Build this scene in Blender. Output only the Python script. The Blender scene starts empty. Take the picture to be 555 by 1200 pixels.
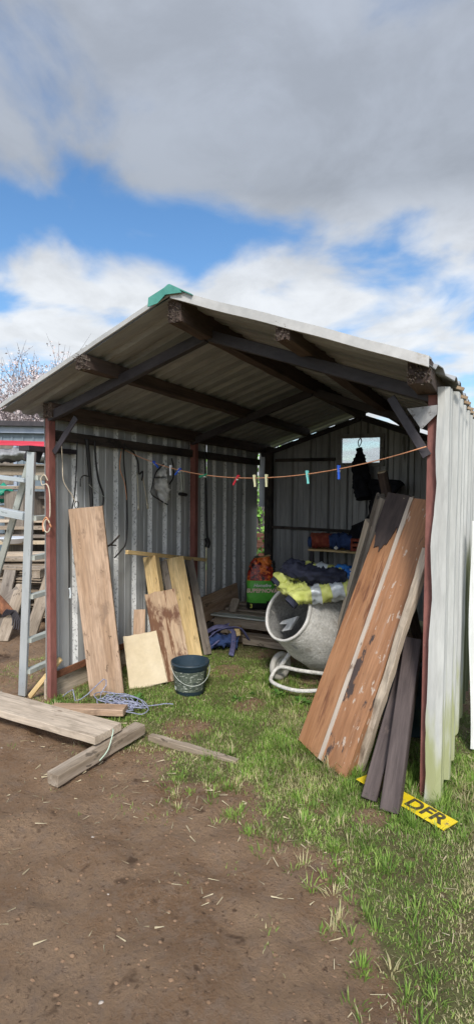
import bpy, math, random
import numpy as np
from mathutils import Vector, Matrix, noise
R = math.radians
random.seed(7)
rng = np.random.default_rng(7)
SC = bpy.context.scene
COL = SC.collection
V = Vector

# ------------------------------------------------------------------ camera
YAW, PIT, ROL = -0.4736, 0.0419, 0.0077
Fd = V((math.sin(YAW)*math.cos(PIT), math.cos(YAW)*math.cos(PIT), -math.sin(PIT)))
Rt = V((math.cos(YAW), -math.sin(YAW), 0)); Up = Rt.cross(Fd)
Rt, Up = Rt*math.cos(ROL)+Up*math.sin(ROL), -Rt*math.sin(ROL)+Up*math.cos(ROL)
cam = bpy.data.cameras.new('camera'); co = bpy.data.objects.new('camera', cam); COL.objects.link(co)
cam.sensor_fit = 'HORIZONTAL'; cam.sensor_width = 36; cam.lens = 36*636.3/555
cam.clip_start = .05; cam.clip_end = 2000
m = Matrix.Identity(4)
for i in range(3):
    m[i][0], m[i][1], m[i][2] = Rt[i], Up[i], -Fd[i]
m.translation = V((2.9941, -2.8317, 1.55)); co.matrix_world = m
SC.camera = co

# ------------------------------------------------------------------ materials
class N:
    def __init__(s, tree): s.t = tree
    def n(s, typ, **kw):
        nd = s.t.nodes.new(typ)
        for k, v in kw.items():
            if k.startswith('i_'):
                key = k[2:]; key = int(key) if key.isdigit() else key.replace('_', ' ')
                nd.inputs[key].default_value = v
            else: setattr(nd, k, v)
        return nd
    def l(s, a, b): s.t.links.new(a, b)
    def math(s, op, a, b=None, clamp=False):
        nd = s.n('ShaderNodeMath', operation=op, use_clamp=clamp)
        for i, x in enumerate((a, b)):
            if x is None: continue
            if isinstance(x, (int, float)): nd.inputs[i].default_value = x
            else: s.l(x, nd.inputs[i])
        return nd.outputs[0]
    def ramp(s, fac, a, b, ca=0., cb=1.):
        nd = s.n('ShaderNodeMapRange', clamp=True); nd.interpolation_type = 'SMOOTHSTEP'
        s.l(fac, nd.inputs[0]); nd.inputs[1].default_value = a; nd.inputs[2].default_value = b
        nd.inputs[3].default_value = ca; nd.inputs[4].default_value = cb
        return nd.outputs[0]
    def mix(s, fac, a, b):
        nd = s.n('ShaderNodeMix', data_type='RGBA')
        for i, x in ((0, fac), (6, a), (7, b)):
            if isinstance(x, (int, float)): nd.inputs[i].default_value = x
            elif isinstance(x, tuple): nd.inputs[i].default_value = (*x[:3], 1)
            else: s.l(x, nd.inputs[i])
        return nd.outputs[2]

def mat(name, c1, c2, sc=(3, 3, 3), rough=.7, metal=0., bump=.3, bsc=None, spots=(), world=False, detail=6, bdist=.004, spec=.4, fine=.0):
    """procedural: c1..c2 through noise; spots = [(color, scale3, threshold, softness, kind)]"""
    m = bpy.data.materials.new(name); m.use_nodes = True
    g = N(m.node_tree); bs = m.node_tree.nodes['Principled BSDF']
    tc = g.n('ShaderNodeTexCoord'); oi = g.n('ShaderNodeObjectInfo')
    if world:
        vec = g.n('ShaderNodeNewGeometry').outputs['Position']
    else:
        a = g.n('ShaderNodeVectorMath', operation='SCALE'); a.inputs[0].default_value = (37, 21, 53)
        g.l(oi.outputs['Random'], a.inputs['Scale'])
        b = g.n('ShaderNodeVectorMath', operation='ADD'); g.l(tc.outputs['Object'], b.inputs[0]); g.l(a.outputs[0], b.inputs[1]); vec = b.outputs[0]
    def nz(scale, det=detail, r=.6, kind='noise'):
        mp = g.n('ShaderNodeMapping'); g.l(vec, mp.inputs[0]); mp.inputs['Scale'].default_value = scale
        if kind == 'noise':
            t = g.n('ShaderNodeTexNoise'); t.inputs['Scale'].default_value = 1; t.inputs['Detail'].default_value = det; t.inputs['Roughness'].default_value = r
            g.l(mp.outputs[0], t.inputs[0]); return t.outputs[0]
        t = g.n('ShaderNodeTexVoronoi'); t.inputs['Scale'].default_value = 1; g.l(mp.outputs[0], t.inputs[0])
        return g.math('SUBTRACT', 1., t.outputs[0])
    f = g.ramp(nz(sc), .32, .68)
    col = g.mix(f, c1, c2)
    if fine:
        f2 = g.ramp(nz(tuple(x*7 for x in sc), 4), .3, .7, 1-fine, 1+fine*.4)
        vm = g.n('ShaderNodeVectorMath', operation='SCALE'); g.l(col, vm.inputs[0]); g.l(f2, vm.inputs['Scale']); col = vm.outputs[0]
    for (c, s3, th, soft, *k) in spots:
        q = nz(s3, 5, .65, k[0] if k else 'noise')
        col = g.mix(g.ramp(q, th, th+soft), col, c)
    g.l(col, bs.inputs['Base Color']) if not isinstance(col, tuple) else None
    bs.inputs['Roughness'].default_value = rough; bs.inputs['Metallic'].default_value = metal
    bs.inputs['Specular IOR Level'].default_value = spec
    if bump:
        bn = g.n('ShaderNodeBump'); bn.inputs['Strength'].default_value = bump; bn.inputs['Distance'].default_value = bdist
        g.l(nz(bsc or tuple(x*4 for x in sc), 6, .7), bn.inputs['Height']); g.l(bn.outputs[0], bs.inputs['Normal'])
    return m

def wood(name, c1, c2, knots=True, dirt=None, dth=.6, k=1., extra=(), rough=.8):
    sp = []
    sp.append((tuple(x*.62 for x in c1), (38*k, 38*k, 1.6), .54, .2))
    if knots: sp.append((tuple(x*.42 for x in c1), (14, 14, 7), .61, .05))
    sp.append((tuple(x*.72 for x in c1), (10, 10, 3.5), .52, .2))
    if dirt: sp.append((dirt, (7, 7, 3.5), dth, .12))
    sp += list(extra)
    return mat(name, c1, c2, (14*k, 14*k, 1.1), rough, 0, .55, (70*k, 70*k, 3), sp, fine=.22)

M = {}
M['pine'] = wood('weathered_pine', (.40, .26, .165), (.53, .375, .265), dirt=(.28, .19, .13), dth=.56)
M['yellow'] = wood('yellow_timber', (.60, .42, .19), (.72, .54, .28), dirt=(.42, .30, .16), dth=.6)
M['bark'] = wood('rough_sawn', (.40, .27, .17), (.50, .37, .25), knots=False, dirt=(.13, .06, .035), dth=.5, extra=[((.15, .07, .035), (30, 30, 2.2), .53, .06)])
M['greyw'] = wood('grey_timber', (.17, .14, .115), (.28, .24, .20), dirt=(.10, .08, .065))
M['paleg'] = wood('pale_grey_timber', (.46, .375, .285), (.60, .50, .395), knots=False, dirt=(.26, .20, .15), dth=.58)
M['pallet'] = wood('pallet_wood', (.27, .21, .15), (.40, .33, .26), dirt=(.14, .11, .085))
M['bright'] = wood('fresh_board', (.55, .43, .29), (.66, .55, .40), dirt=(.40, .30, .2), dth=.64)
M['dark'] = wood('old_dark_timber', (.045, .036, .032), (.085, .066, .058), knots=False, dirt=(.02, .018, .017), dth=.5)
M['beam'] = wood('roof_beam_timber', (.055, .038, .032), (.105, .07, .055), knots=False, dirt=(.16, .13, .11), dth=.66)
M['purple'] = wood('stained_post', (.060, .044, .042), (.105, .08, .075), knots=False, dirt=(.17, .125, .105), dth=.66)
M['fibre'] = mat('weathered_rotten_end', (.10, .075, .06), (.36, .30, .25), (60, 60, 20), .9, bump=1, bdist=.01, spots=[((.03, .02, .016), (40, 40, 30), .5, .1)])
M['orange'] = mat('orange_board', (.36, .165, .075), (.48, .245, .125), (11, 11, .9), .6, bump=.4, fine=.15, bsc=(50, 50, 4),
                  spots=[((.20, .085, .045), (16, 16, 2.2), .52, .12), ((.50, .30, .19), (26, 26, 1.5), .62, .1), ((.58, .46, .37), (9, 9, 4), .675, .025), ((.12, .07, .045), (8, 8, 4.5), .66, .05)])
M['orange2'] = mat('orange_board_worn', (.31, .145, .07), (.43, .22, .115), (11, 11, .9), .6, bump=.4, fine=.2, bsc=(50, 50, 4),
                   spots=[((.42, .26, .18), (30, 30, 2), .58, .1), ((.52, .41, .33), (26, 26, 9), .60, .03), ((.07, .05, .045), (10, 10, 3.4), .60, .05)])
M['edge'] = mat('pale_board_edge', (.46, .38, .31), (.58, .50, .42), (30, 30, 5), .8, bump=.3, spots=[((.22, .15, .11), (20, 20, 7), .6, .08)])
M['felt'] = mat('roofing_scrap', (.045, .035, .035), (.085, .065, .06), (18, 18, 6), .9, bump=.6)
M['ply'] = mat('cream_board', (.58, .48, .32), (.66, .56, .40), (5, 5, 5), .75, bump=.15, fine=.06, spots=[((.44, .34, .21), (9, 9, 9), .68, .08)])
M['galv'] = mat('galvanised_sheet', (.42, .435, .44), (.52, .535, .54), (9, 9, .5), .5, .1, .2, (30, 30, 2), fine=.1,
                spots=[((.22, .225, .23), (25, 25, 1.2), .62, .1), ((.50, .51, .50), (40, 40, 14), .66, .05), ((.27, .19, .13), (28, 28, 1.3), .70, .04)])
M['pale_zinc'] = mat('pale_speckled_zinc', (.62, .63, .63), (.78, .79, .78), (20, 20, 12), .75, .0, .3, spots=[((.27, .28, .28), (75, 75, 45), .55, .06)])  # paler speckled finish for the front-facing rib sides of the left wall
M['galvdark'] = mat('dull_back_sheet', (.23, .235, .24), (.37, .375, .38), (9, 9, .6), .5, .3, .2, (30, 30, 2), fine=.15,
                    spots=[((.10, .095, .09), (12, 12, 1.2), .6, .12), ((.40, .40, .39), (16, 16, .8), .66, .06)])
M['roof'] = mat('roof_sheet', (.245, .25, .255), (.325, .33, .335), (2, 9, 2), .7, .05, .2, (8, 40, 8), fine=.12,
                spots=[((.24, .22, .19), (3, 22, 3), .58, .12), ((.17, .145, .12), (9, 9, 9), .70, .08)])
M['verge'] = mat('verge_flashing', (.40, .395, .38), (.50, .49, .475), (3, 3, 3), .6, .1, .15, fine=.1, spots=[((.36, .33, .29), (7, 7, 7), .62, .12)])
M['white'] = mat('white_painted_sheet', (.66, .67, .66), (.76, .77, .76), (8, 8, 1.2), .5, 0, .2, (30, 30, 6), fine=.08,
                 spots=[((.50, .51, .50), (22, 22, 2), .62, .12), ((.36, .13, .09), (30, 30, 30), .78, .02)])
M['white_algae_shade'] = mat('white_sheet_with_algae_and_shade', (.44, .44, .42), (.54, .54, .515), (8, 8, 1.2), .55, 0, .25, (30, 30, 6), fine=.1,
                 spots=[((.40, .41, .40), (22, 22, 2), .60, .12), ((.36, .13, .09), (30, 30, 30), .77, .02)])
def algae_and_shade(m):
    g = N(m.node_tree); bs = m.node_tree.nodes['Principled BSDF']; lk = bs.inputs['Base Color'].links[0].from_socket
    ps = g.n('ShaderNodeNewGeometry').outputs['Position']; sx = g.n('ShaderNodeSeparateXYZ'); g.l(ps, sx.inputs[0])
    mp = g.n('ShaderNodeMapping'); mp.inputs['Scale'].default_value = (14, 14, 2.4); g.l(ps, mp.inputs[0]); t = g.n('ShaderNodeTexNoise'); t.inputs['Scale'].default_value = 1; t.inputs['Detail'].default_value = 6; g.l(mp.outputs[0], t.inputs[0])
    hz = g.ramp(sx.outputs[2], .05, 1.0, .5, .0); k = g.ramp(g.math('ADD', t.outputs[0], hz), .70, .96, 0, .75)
    sheet_shade = g.math('MULTIPLY', g.ramp(g.math('ADD', sx.outputs[1], g.math('MULTIPLY', t.outputs[0], .12)), .93, 1.0), g.ramp(g.math('ADD', sx.outputs[2], g.math('MULTIPLY', t.outputs[0], -.4)), 1.1, .85))
    g.l(g.mix(sheet_shade, g.mix(k, lk, (.30, .32, .10)), (.085, .095, .045)), bs.inputs['Base Color'])   # green growth, plus the loose sheet's shade on the wall painted dark olive
algae_and_shade(M['white_algae_shade'])
M['teal'] = mat('ridge_cap_teal', (.06, .25, .205), (.10, .33, .27), (6, 6, 6), .5, 0, .2, fine=.12, spots=[((.035, .04, .035), (30, 30, 30), .66, .06)])
M['redox'] = mat('red_oxide_steel', (.20, .075, .062), (.29, .12, .10), (6, 6, 2), .65, 0, .3, fine=.2, spots=[((.36, .24, .21), (30, 30, 12), .68, .06), ((.09, .05, .045), (14, 14, 5), .64, .1)])
M['rust'] = mat('rusty_steel', (.16, .065, .035), (.28, .12, .06), (16, 16, 8), .9, 0, .6, fine=.3, spots=[((.42, .34, .28), (25, 25, 12), .68, .06)])
M['darksteel'] = mat('dark_painted_steel', (.030, .026, .032), (.055, .048, .054), (8, 8, 3), .6, .1, .2, fine=.2)
M['twine'] = mat('green_white_twine', (.38, .52, .40), (.52, .62, .50), bump=0)
M['tan'] = mat('weathered_timber_block', (.30, .20, .12), (.42, .32, .22), (20, 20, 20), .9, bump=.3)
M['plate'] = mat('grey_gusset', (.22, .22, .225), (.33, .33, .33), (20, 20, 20), .7, .2, .4, spots=[((.10, .09, .085), (18, 18, 18), .58, .1)])
M['alu'] = mat('aluminium_ladder', (.50, .54, .55), (.60, .64, .66), (20, 20, 3), .45, .45, .15, spots=[((.34, .37, .37), (30, 30, 9), .6, .08)])
M['aludull'] = mat('aluminium_dull', (.40, .42, .38), (.52, .54, .49), (20, 20, 3), .6, .2, .15, spots=[((.28, .30, .26), (20, 20, 9), .58, .1)])
M['blackp'] = mat('black_plastic', (.012, .013, .016), (.022, .024, .028), rough=.45, bump=.1)
M['rubber'] = mat('black_cable_rubber', (.012, .012, .013), (.025, .024, .024), rough=.6, bump=0)
M['string'] = mat('cream_string', (.50, .42, .31), (.64, .56, .44), (40, 40, 40), .9, bump=.3)
M['orcord'] = mat('orange_line', (.55, .24, .12), (.62, .32, .18), (40, 40, 40), .8, bump=0)
M['rope'] = mat('blue_grey_rope', (.16, .17, .26), (.38, .40, .50), (90, 90, 90), .9, bump=.6, bdist=.003)
M['conc'] = mat('mixer_drum_crust', (.55, .53, .485), (.70, .68, .635), (9, 9, 9), .9, 0, 1., (45, 45, 45), fine=.2, bdist=.010,
                spots=[((.76, .74, .70), (22, 22, 22), .60, .06), ((.38, .355, .31), (8, 8, 8), .60, .1)])
M['concin'] = mat('mixer_drum_inside', (.30, .295, .285), (.44, .43, .41), (7, 7, 7), .95, 0, 1., (40, 40, 40), fine=.3, bdist=.01)
M['rim'] = mat('mixer_rim', (.56, .545, .51), (.68, .66, .63), (14, 14, 14), .8, 0, .5, fine=.15, spots=[((.38, .35, .31), (20, 20, 20), .64, .08)])
M['navy'] = mat('navy_cloth', (.018, .02, .038), (.035, .038, .062), (12, 12, 12), .9, 0, .4, (160, 160, 160), bdist=.002)
M['hivis'] = mat('hi_vis_yellow', (.54, .58, .13), (.66, .68, .23), (14, 14, 14), .7, 0, .3, (120, 120, 120), bdist=.002, spots=[((.26, .28, .06), (16, 16, 16), .62, .1)])
M['silver'] = mat('reflective_band', (.50, .54, .56), (.62, .66, .68), (30, 30, 30), .35, .2, .1)
M['blackcl'] = mat('black_cloth', (.008, .009, .014), (.018, .019, .028), (10, 10, 10), .95, 0, .5, (60, 60, 60))
M['bluecl'] = mat('blue_cloth', (.02, .04, .12), (.04, .075, .20), (10, 10, 10), .9, 0, .5, (60, 60, 60))
M['strap'] = mat('purple_blue_webbing', (.075, .075, .16), (.13, .13, .24), (20, 20, 20), .85, 0, .4, (150, 150, 150), bdist=.002)
M['redcl'] = mat('dull_red_cloth', (.20, .035, .025), (.33, .09, .05), (16, 16, 16), .9, 0, .5, (60, 60, 60))
M['blueplas'] = mat('blue_plastic', (.02, .12, .42), (.05, .22, .58), (8, 8, 8), .4, 0, .2)
M['green_t'] = mat('green_tarp', (.01, .20, .12), (.02, .32, .20), (9, 9, 9), .5, 0, .3)
M['bagwhite'] = mat('grey_white_plastic', (.38, .38, .37), (.60, .60, .58), (25, 25, 12), .5, 0, .6, bdist=.01)
M['bagblack'] = mat('bag_black_film', (.01, .012, .012), (.02, .022, .02), (9, 9, 9), .3, 0, .4, (12, 12, 12), bdist=.01)
M['baggreen'] = mat('bag_green_film', (.07, .34, .035), (.12, .46, .06), (7, 7, 7), .35, 0, .4, (12, 12, 12), bdist=.01)
M['bagfire'] = mat('bag_ember_print', (.20, .012, .012), (.50, .05, .02), (26, 26, 26), .35, 0, .5, (14, 14, 14), bdist=.01,
                   spots=[((.02, .008, .01), (24, 24, 24), .52, .05), ((.80, .20, .03), (13, 13, 13), .56, .08), ((.85, .38, .07), (30, 30, 30), .66, .05)])
M['bagor'] = mat('bag_flame_print', (.62, .13, .03), (.80, .24, .05), (30, 30, 30), .35, 0, .5, (14, 14, 14), bdist=.01, spots=[((.30, .04, .03), (24, 24, 24), .6, .05)])
M['ink'] = mat('pale_print', (.70, .72, .70), (.78, .78, .74), rough=.5, bump=0)
M['inkred'] = mat('cream_pink_print', (.78, .55, .42), (.82, .66, .52), rough=.5, bump=0)
M['inky'] = mat('yellow_print', (.60, .62, .08), (.66, .70, .12), rough=.5, bump=0)
M['inkblk'] = mat('black_print', (.03, .028, .02), (.10, .08, .03), (60, 60, 60), rough=.6, bump=0)
M['bucket'] = mat('navy_bucket_plastic', (.018, .035, .05), (.03, .05, .07), (8, 8, 8), .45, 0, .1, spots=[((.07, .08, .075), (25, 25, 25), .64, .1)])
M['blabel'] = mat('worn_bucket_label', (.07, .085, .065), (.11, .13, .10), (30, 30, 30), .6, 0, .1,
                  spots=[((.46, .48, .42), (30, 30, 95), .58, .05), ((.03, .04, .045), (18, 18, 30), .60, .05)])
M['yplate'] = mat('yellow_plate', (.72, .53, .015), (.80, .62, .03), (12, 12, 12), .4, 0, .1, spots=[((.36, .26, .09), (14, 14, 14), .56, .12), ((.20, .14, .08), (40, 40, 40), .64, .05)])
M['cabin'] = mat('cabin_cladding', (.15, .19, .225), (.20, .245, .285), (6, 6, 1), .6, 0, .2, fine=.1)
M['cabtrim'] = mat('cabin_trim', (.28, .33, .42), (.36, .41, .50), (6, 6, 1), .6, 0, .1)
M['redp'] = mat('red_paint', (.55, .03, .06), (.66, .06, .10), (6, 6, 1), .5, 0, .1)
M['clay'] = mat('old_brick', (.42, .17, .10), (.55, .26, .17), (12, 12, 12), .9, 0, .4, spots=[((.35, .31, .28), (8, 8, 30), .66, .03)])
M['bowl'] = mat('white_enamel', (.62, .66, .72), (.70, .74, .80), rough=.4, bump=0)
M['twig'] = mat('twig_bark', (.20, .16, .17), (.32, .27, .28), rough=.9, bump=0)
M['blos'] = mat('pale_blossom', (.52, .43, .42), (.68, .60, .59), (2, 2, 2), .8, bump=0, world=True)
M['leafg'] = mat('bush_leaf', (.16, .38, .05), (.32, .58, .12), (3, 3, 3), .6, bump=0, world=True)
M['brass'] = mat('brass_fitting', (.50, .45, .33), (.62, .58, .48), (30, 30, 30), .4, .5, 0)
def flat(name, c, rough=.5): return mat(name, c, tuple(x*.85 for x in c), (20, 20, 20), rough, bump=0)
M['pegblue'] = flat('peg_blue', (.02, .10, .55)); M['pegred'] = flat('peg_red', (.55, .03, .05)); M['peggreen'] = flat('peg_green', (.02, .22, .12))
M['pegcream'] = flat('peg_cream', (.70, .68, .42)); M['pegteal'] = flat('peg_teal', (.20, .62, .58)); M['pegwhite'] = flat('peg_white', (.6, .6, .6))
gm = bpy.data.materials.new('dusty_glass'); gm.use_nodes = True
_g = N(gm.node_tree); _b = gm.node_tree.nodes['Principled BSDF']; _o = gm.node_tree.nodes['Material Output']
_b.inputs['Base Color'].default_value = (.8, .85, .86, 1); _b.inputs['Roughness'].default_value = .2
_t = _g.n('ShaderNodeBsdfTransparent'); _t.inputs[0].default_value = (.93, .95, .96, 1)
_tl = _g.n('ShaderNodeBsdfTranslucent'); _tl.inputs[0].default_value = (.8, .84, .86, 1)
_n = _g.n('ShaderNodeTexNoise'); _n.inputs['Scale'].default_value = 22; _n.inputs['Detail'].default_value = 5
_m1 = _g.n('ShaderNodeMixShader'); _m1.inputs[0].default_value = .1; _g.l(_t.outputs[0], _m1.inputs[1]); _g.l(_b.outputs[0], _m1.inputs[2])
_m2 = _g.n('ShaderNodeMixShader'); _g.l(_g.ramp(_n.outputs[0], .3, .7, .05, .22), _m2.inputs[0]); _g.l(_m1.outputs[0], _m2.inputs[1]); _g.l(_tl.outputs[0], _m2.inputs[2]); _g.l(_m2.outputs[0], _o.inputs[0])
M['glass'] = gm

# ------------------------------------------------------------------ mesh helpers
class MB:
    def __init__(s): s.v = []; s.f = []; s.mi = []; s.sm = []
    def add(s, vs, fs, mi=0, smooth=False):
        b = len(s.v); s.v += [tuple(v) for v in vs]
        for f in fs: s.f.append([b+i for i in f]); s.mi.append(mi); s.sm.append(smooth)
        return s
    def box(s, c, d, rot=None, mi=0, bev=.0):
        hx, hy, hz = (x/2 for x in d); c = V(c)
        P = [(x*hx, y*hy, z*hz) for x in (-1, 1) for y in (-1, 1) for z in (-1, 1)]
        P = [c+(rot @ V(p) if rot else V(p)) for p in P]
        return s.add(P, [(0, 1, 3, 2), (4, 6, 7, 5), (0, 4, 5, 1), (2, 3, 7, 6), (0, 2, 6, 4), (1, 5, 7, 3)], mi)
    def rings(s, rings, mi=0, smooth=True, cap=True, closed=True, wrap=False):
        n = len(rings[0]); vs = [p for r in rings for p in r]; fs = []
        K = len(rings)
        for i in range(K if wrap else K-1):
            j = (i+1) % K
            for k in range(n if closed else n-1):
                q = (k+1) % n; fs.append((i*n+k, i*n+q, j*n+q, j*n+k))
        s.add(vs, fs, mi, smooth)
        if cap and not wrap:
            b = len(s.v)-len(vs)
            s.f.append([b+i for i in range(n)][::-1]); s.mi.append(mi); s.sm.append(False)
            s.f.append([b+(K-1)*n+i for i in range(n)]); s.mi.append(mi); s.sm.append(False)
        return s
    def tube(s, pts, r, n=7, mi=0, smooth=True, sub=5, loop=False, flat=1.):
        pts = [V(p) for p in pts]
        if sub > 1 and len(pts) > 2: pts = catmull(pts, sub, loop)
        K = len(pts); rings = []
        side = None
        for i, p in enumerate(pts):
            t = (pts[(i+1) % K]-pts[i-1]) if (loop or 0 < i < K-1) else (pts[1]-pts[0] if i == 0 else pts[-1]-pts[-2])
            if t.length < 1e-9: t = V((0, 0, 1))
            t.normalize()
            if side is None: side = t.orthogonal().normalized()
            side = (side-t*side.dot(t)).normalized(); up = t.cross(side)
            rr = r(i/(K-1)) if callable(r) else r
            rings.append([p+side*math.cos(a)*rr+up*math.sin(a)*rr*flat for a in (2*math.pi*k/n for k in range(n))])
        return s.rings(rings, mi, smooth, wrap=loop)
    def make(s, name, mats, parent=None, mw=None, solid=0):
        me = bpy.data.meshes.new(name)
        vs = s.v
        if mw is None:
            off = ORG.get(parent.name, V((0, 0, 0))) if parent else V((0, 0, 0))
            if parent is None and vs:
                a = np.array(vs); off = V(((a[:, 0].min()+a[:, 0].max())/2, (a[:, 1].min()+a[:, 1].max())/2, a[:, 2].min()))
            vs = [tuple(V(v)-off) for v in vs]
        me.from_pydata(vs, [], s.f)
        for mm in (mats if isinstance(mats, (list, tuple)) else [mats]): me.materials.append(mm)
        me.polygons.foreach_set('material_index', s.mi); me.polygons.foreach_set('use_smooth', s.sm); me.update()
        o = bpy.data.objects.new(name, me); COL.objects.link(o)
        if mw is None:
            if parent: o.parent = parent
            else: o.location = off
            ORG[o.name] = off
        else:
            if parent: o.parent = parent; o.matrix_local = Matrix.Translation(-ORG[parent.name]) @ mw
            else: o.matrix_world = mw
            ORG[o.name] = None
        if solid:
            md = o.modifiers.new('thick', 'SOLIDIFY'); md.thickness = solid; md.offset = 0
        return o
ORG = {}
def catmull(P, sub, loop=False):
    out = []; n = len(P)
    for i in range(n if loop else n-1):
        p0, p1, p2, p3 = (P[(i+k) % n] if loop else P[min(max(i+k, 0), n-1)] for k in (-1, 0, 1, 2))
        for j in range(sub):
            t = j/sub
            out.append(.5*((2*p1)+(p2-p0)*t+(2*p0-5*p1+4*p2-p3)*t*t+(3*p1-p0-3*p2+p3)*t**3))
    if not loop: out.append(P[-1])
    return out
def thing(name, loc, label, cat, group=None):
    o = bpy.data.objects.new(name, None); COL.objects.link(o); o.location = loc; o.empty_display_size = .1
    ORG[o.name] = V(loc); return tag(o, label, cat, group)
def tag(o, label=None, cat=None, group=None, kind=None):
    if label: o['label'] = label
    if cat: o['category'] = cat
    if group: o['group'] = group
    if kind: o['kind'] = kind
    return o
def plank(name, A, B, wd, w, t, mt, parent=None, seg=14, warp=.0015, rag=0., ch=.003, w2=None, bow=0.):
    """board from A to B (centres of its ends); local Z runs along it, X across the width"""
    A, B = V(A), V(B); z = (B-A); L = z.length; z.normalize(); x = V(wd); x = (x-z*x.dot(z)).normalized(); y = z.cross(x)
    mw = Matrix.Identity(4)
    for i in range(3): mw[i][0], mw[i][1], mw[i][2] = x[i], y[i], z[i]
    mw.translation = A
    b = MB(); sd = random.random()*99; rings = []
    for i in range(seg+1):
        f = i/seg; ww = (w+((w2 or w)-w)*f)/2; tt = t/2
        nw = 6
        prof = [(-ww, -tt+ch), (-ww+ch, -tt)]+[(-ww+ch+(2*ww-2*ch)*k/nw, -tt) for k in range(1, nw)]+[(ww-ch, -tt), (ww, -tt+ch), (ww, tt-ch), (ww-ch, tt)]
        prof += [(ww-ch-(2*ww-2*ch)*k/nw, tt) for k in range(1, nw)]+[(-ww+ch, tt), (-ww, tt-ch)]
        ring = []
        for (px, py) in prof:
            n1 = noise.noise(V((px*5+sd, f*L*4, py*8))); n2 = noise.noise(V((px*30, sd, f*L*16+py*30)))
            e = 0
            if rag and i in (0, seg): e = rag*noise.noise(V((px*40+sd, py*60, i)))+(rag*.6*noise.noise(V((px*110, sd, i))))
            ring.append((px*(1+warp*8*n2), py+warp*(n1+n2)*1.5+bow*math.sin(math.pi*f), f*L+e))
        rings.append(ring)
    b.rings(rings, 0, False)
    return b.make(name, mt, parent, mw)
def lathe(prof, C, ax, n=40, jit=0., seed=0):
    """rings of an axis solid: prof [(dist along axis, radius)]"""
    ax = V(ax).normalized(); s1 = ax.orthogonal().normalized(); s2 = ax.cross(s1); out = []
    for (d, r) in prof:
        ring = []
        for k in range(n):
            a = 2*math.pi*k/n; p = V(C)+ax*d+(s1*math.cos(a)+s2*math.sin(a))*r
            if jit: p += (s1*math.cos(a)+s2*math.sin(a))*jit*noise.noise(p*14+V((seed, 0, 0)))
            ring.append(p)
        out.append(ring)
    return out
def sstep(a, b, x):
    t = min(max((x-a)/(b-a), 0), 1); return t*t*(3-2*t)

# ------------------------------------------------------------------ ground
def gz(x, y):
    h = .016*noise.noise(V((x*1.3, y*1.3, 0)))+.010*noise.noise(V((x*4, y*4, 3)))
    s = 1-grassy(x, y)
    h += s*(.034*noise.noise(V((x*3.2, y*3.2, 6)))+.026*noise.noise(V((x*8, y*8, 5)))+.010*abs(noise.noise(V((x*22, y*22, 7)))))+.004*noise.noise(V((x*15, y*15, 9)))
    h += .25*sstep(-.9, -2.2, x)*sstep(-.2, 1.5, y)*(.5+.5*noise.noise(V((x*2, y*2, 8))))*.6
    return h-.012
BL = [(-8, 1.5), (-.61, .30), (.10, -.02), (.24, -.17), (.54, -.11), (.97, -.20), (1.28, -.28), (1.62, -.33), (2.0, -.42), (2.25, -.56), (2.6, -.95), (3.2, -1.4), (9, -6)]
def bl(x):
    for (a, b), (c, d) in zip(BL, BL[1:]):
        if x <= c: return b+(d-b)*(x-a)/(c-a)
    return BL[-1][1]
PATCH = [(1.12, .14, .20, .9), (1.31, .65, .15, .8), (.85, 1.2, .22, .6), (2.42, -.30, .10, .8), (2.15, -.33, .10, .6), (1.0, 1.65, .4, .3), (3.3, -.5, .25, .5), (3.0, .1, .18, .6), (2.15, 1.5, .9, .9), (1.7, 2.6, 1.1, 1.0), (.5, 2.8, .9, 1.0)]
def grassy(x, y):
    d = y-bl(x)
    n = noise.noise(V((x*3.1, y*3.1, 1)))*.22+noise.noise(V((x*9, y*9, 2)))*.10
    g = sstep(-.22, .16, d+n)
    for (a, b, r, k) in PATCH:
        q = math.hypot(x-a, y-b)/r+n*1.2
        g *= 1-k*(1-sstep(.55, 1.15, q))
    if y > -.2 and x < .0: g *= .25
    return g
def axis(lo, hi, step, far):
    a = list(np.arange(lo, hi+1e-6, step)); s = step; x = lo; L = []
    while x > -far: s *= 1.35; x -= s; L.append(x)
    s = step; x = a[-1]; H = []
    while x < far: s *= 1.35; x += s; H.append(x)
    return L[::-1]+a+H
xs = axis(-1.2, 3.9, .028, 400); ys = axis(-2.2, 3.8, .028, 400)
gv = []; gc = []
for y in ys:
    for x in xs:
        inn = -2.5 < x < 6 and -4 < y < 6
        gv.append((x, y, gz(x, y) if inn else -.012+(.1*noise.noise(V((x*.1, y*.1, 0))) if abs(x)+abs(y) > 14 else 0)))
        gc.append(grassy(x, y) if inn else .8)
nx = len(xs)
gf = [(j*nx+i, j*nx+i+1, (j+1)*nx+i+1, (j+1)*nx+i) for j in range(len(ys)-1) for i in range(nx-1)]
me = bpy.data.meshes.new('ground'); me.from_pydata(gv, [], gf); me.polygons.foreach_set('use_smooth', [True]*len(gf))
at = me.attributes.new('grassy', 'FLOAT', 'POINT'); at.data.foreach_set('value', gc)
ground = bpy.data.objects.new('ground', me); COL.objects.link(ground); tag(ground, kind='structure')
gm = bpy.data.materials.new('soil_and_turf'); gm.use_nodes = True; g = N(gm.node_tree); bs = gm.node_tree.nodes['Principled BSDF']
pos = g.n('ShaderNodeNewGeometry').outputs['Position']
def gn(sc, d=6, r=.6):
    t = g.n('ShaderNodeTexNoise'); t.inputs['Scale'].default_value = sc; t.inputs['Detail'].default_value = d; t.inputs['Roughness'].default_value = r; g.l(pos, t.inputs[0]); return t.outputs[0]
soil = g.mix(g.ramp(gn(2.2), .35, .65), (.29, .175, .10), (.42, .28, .175))
soil = g.mix(g.ramp(gn(16), .45, .7), soil, (.35, .245, .17))
soil = g.mix(g.ramp(gn(75, 8, .75), .5, .62), soil, (.33, .225, .15))
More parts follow.
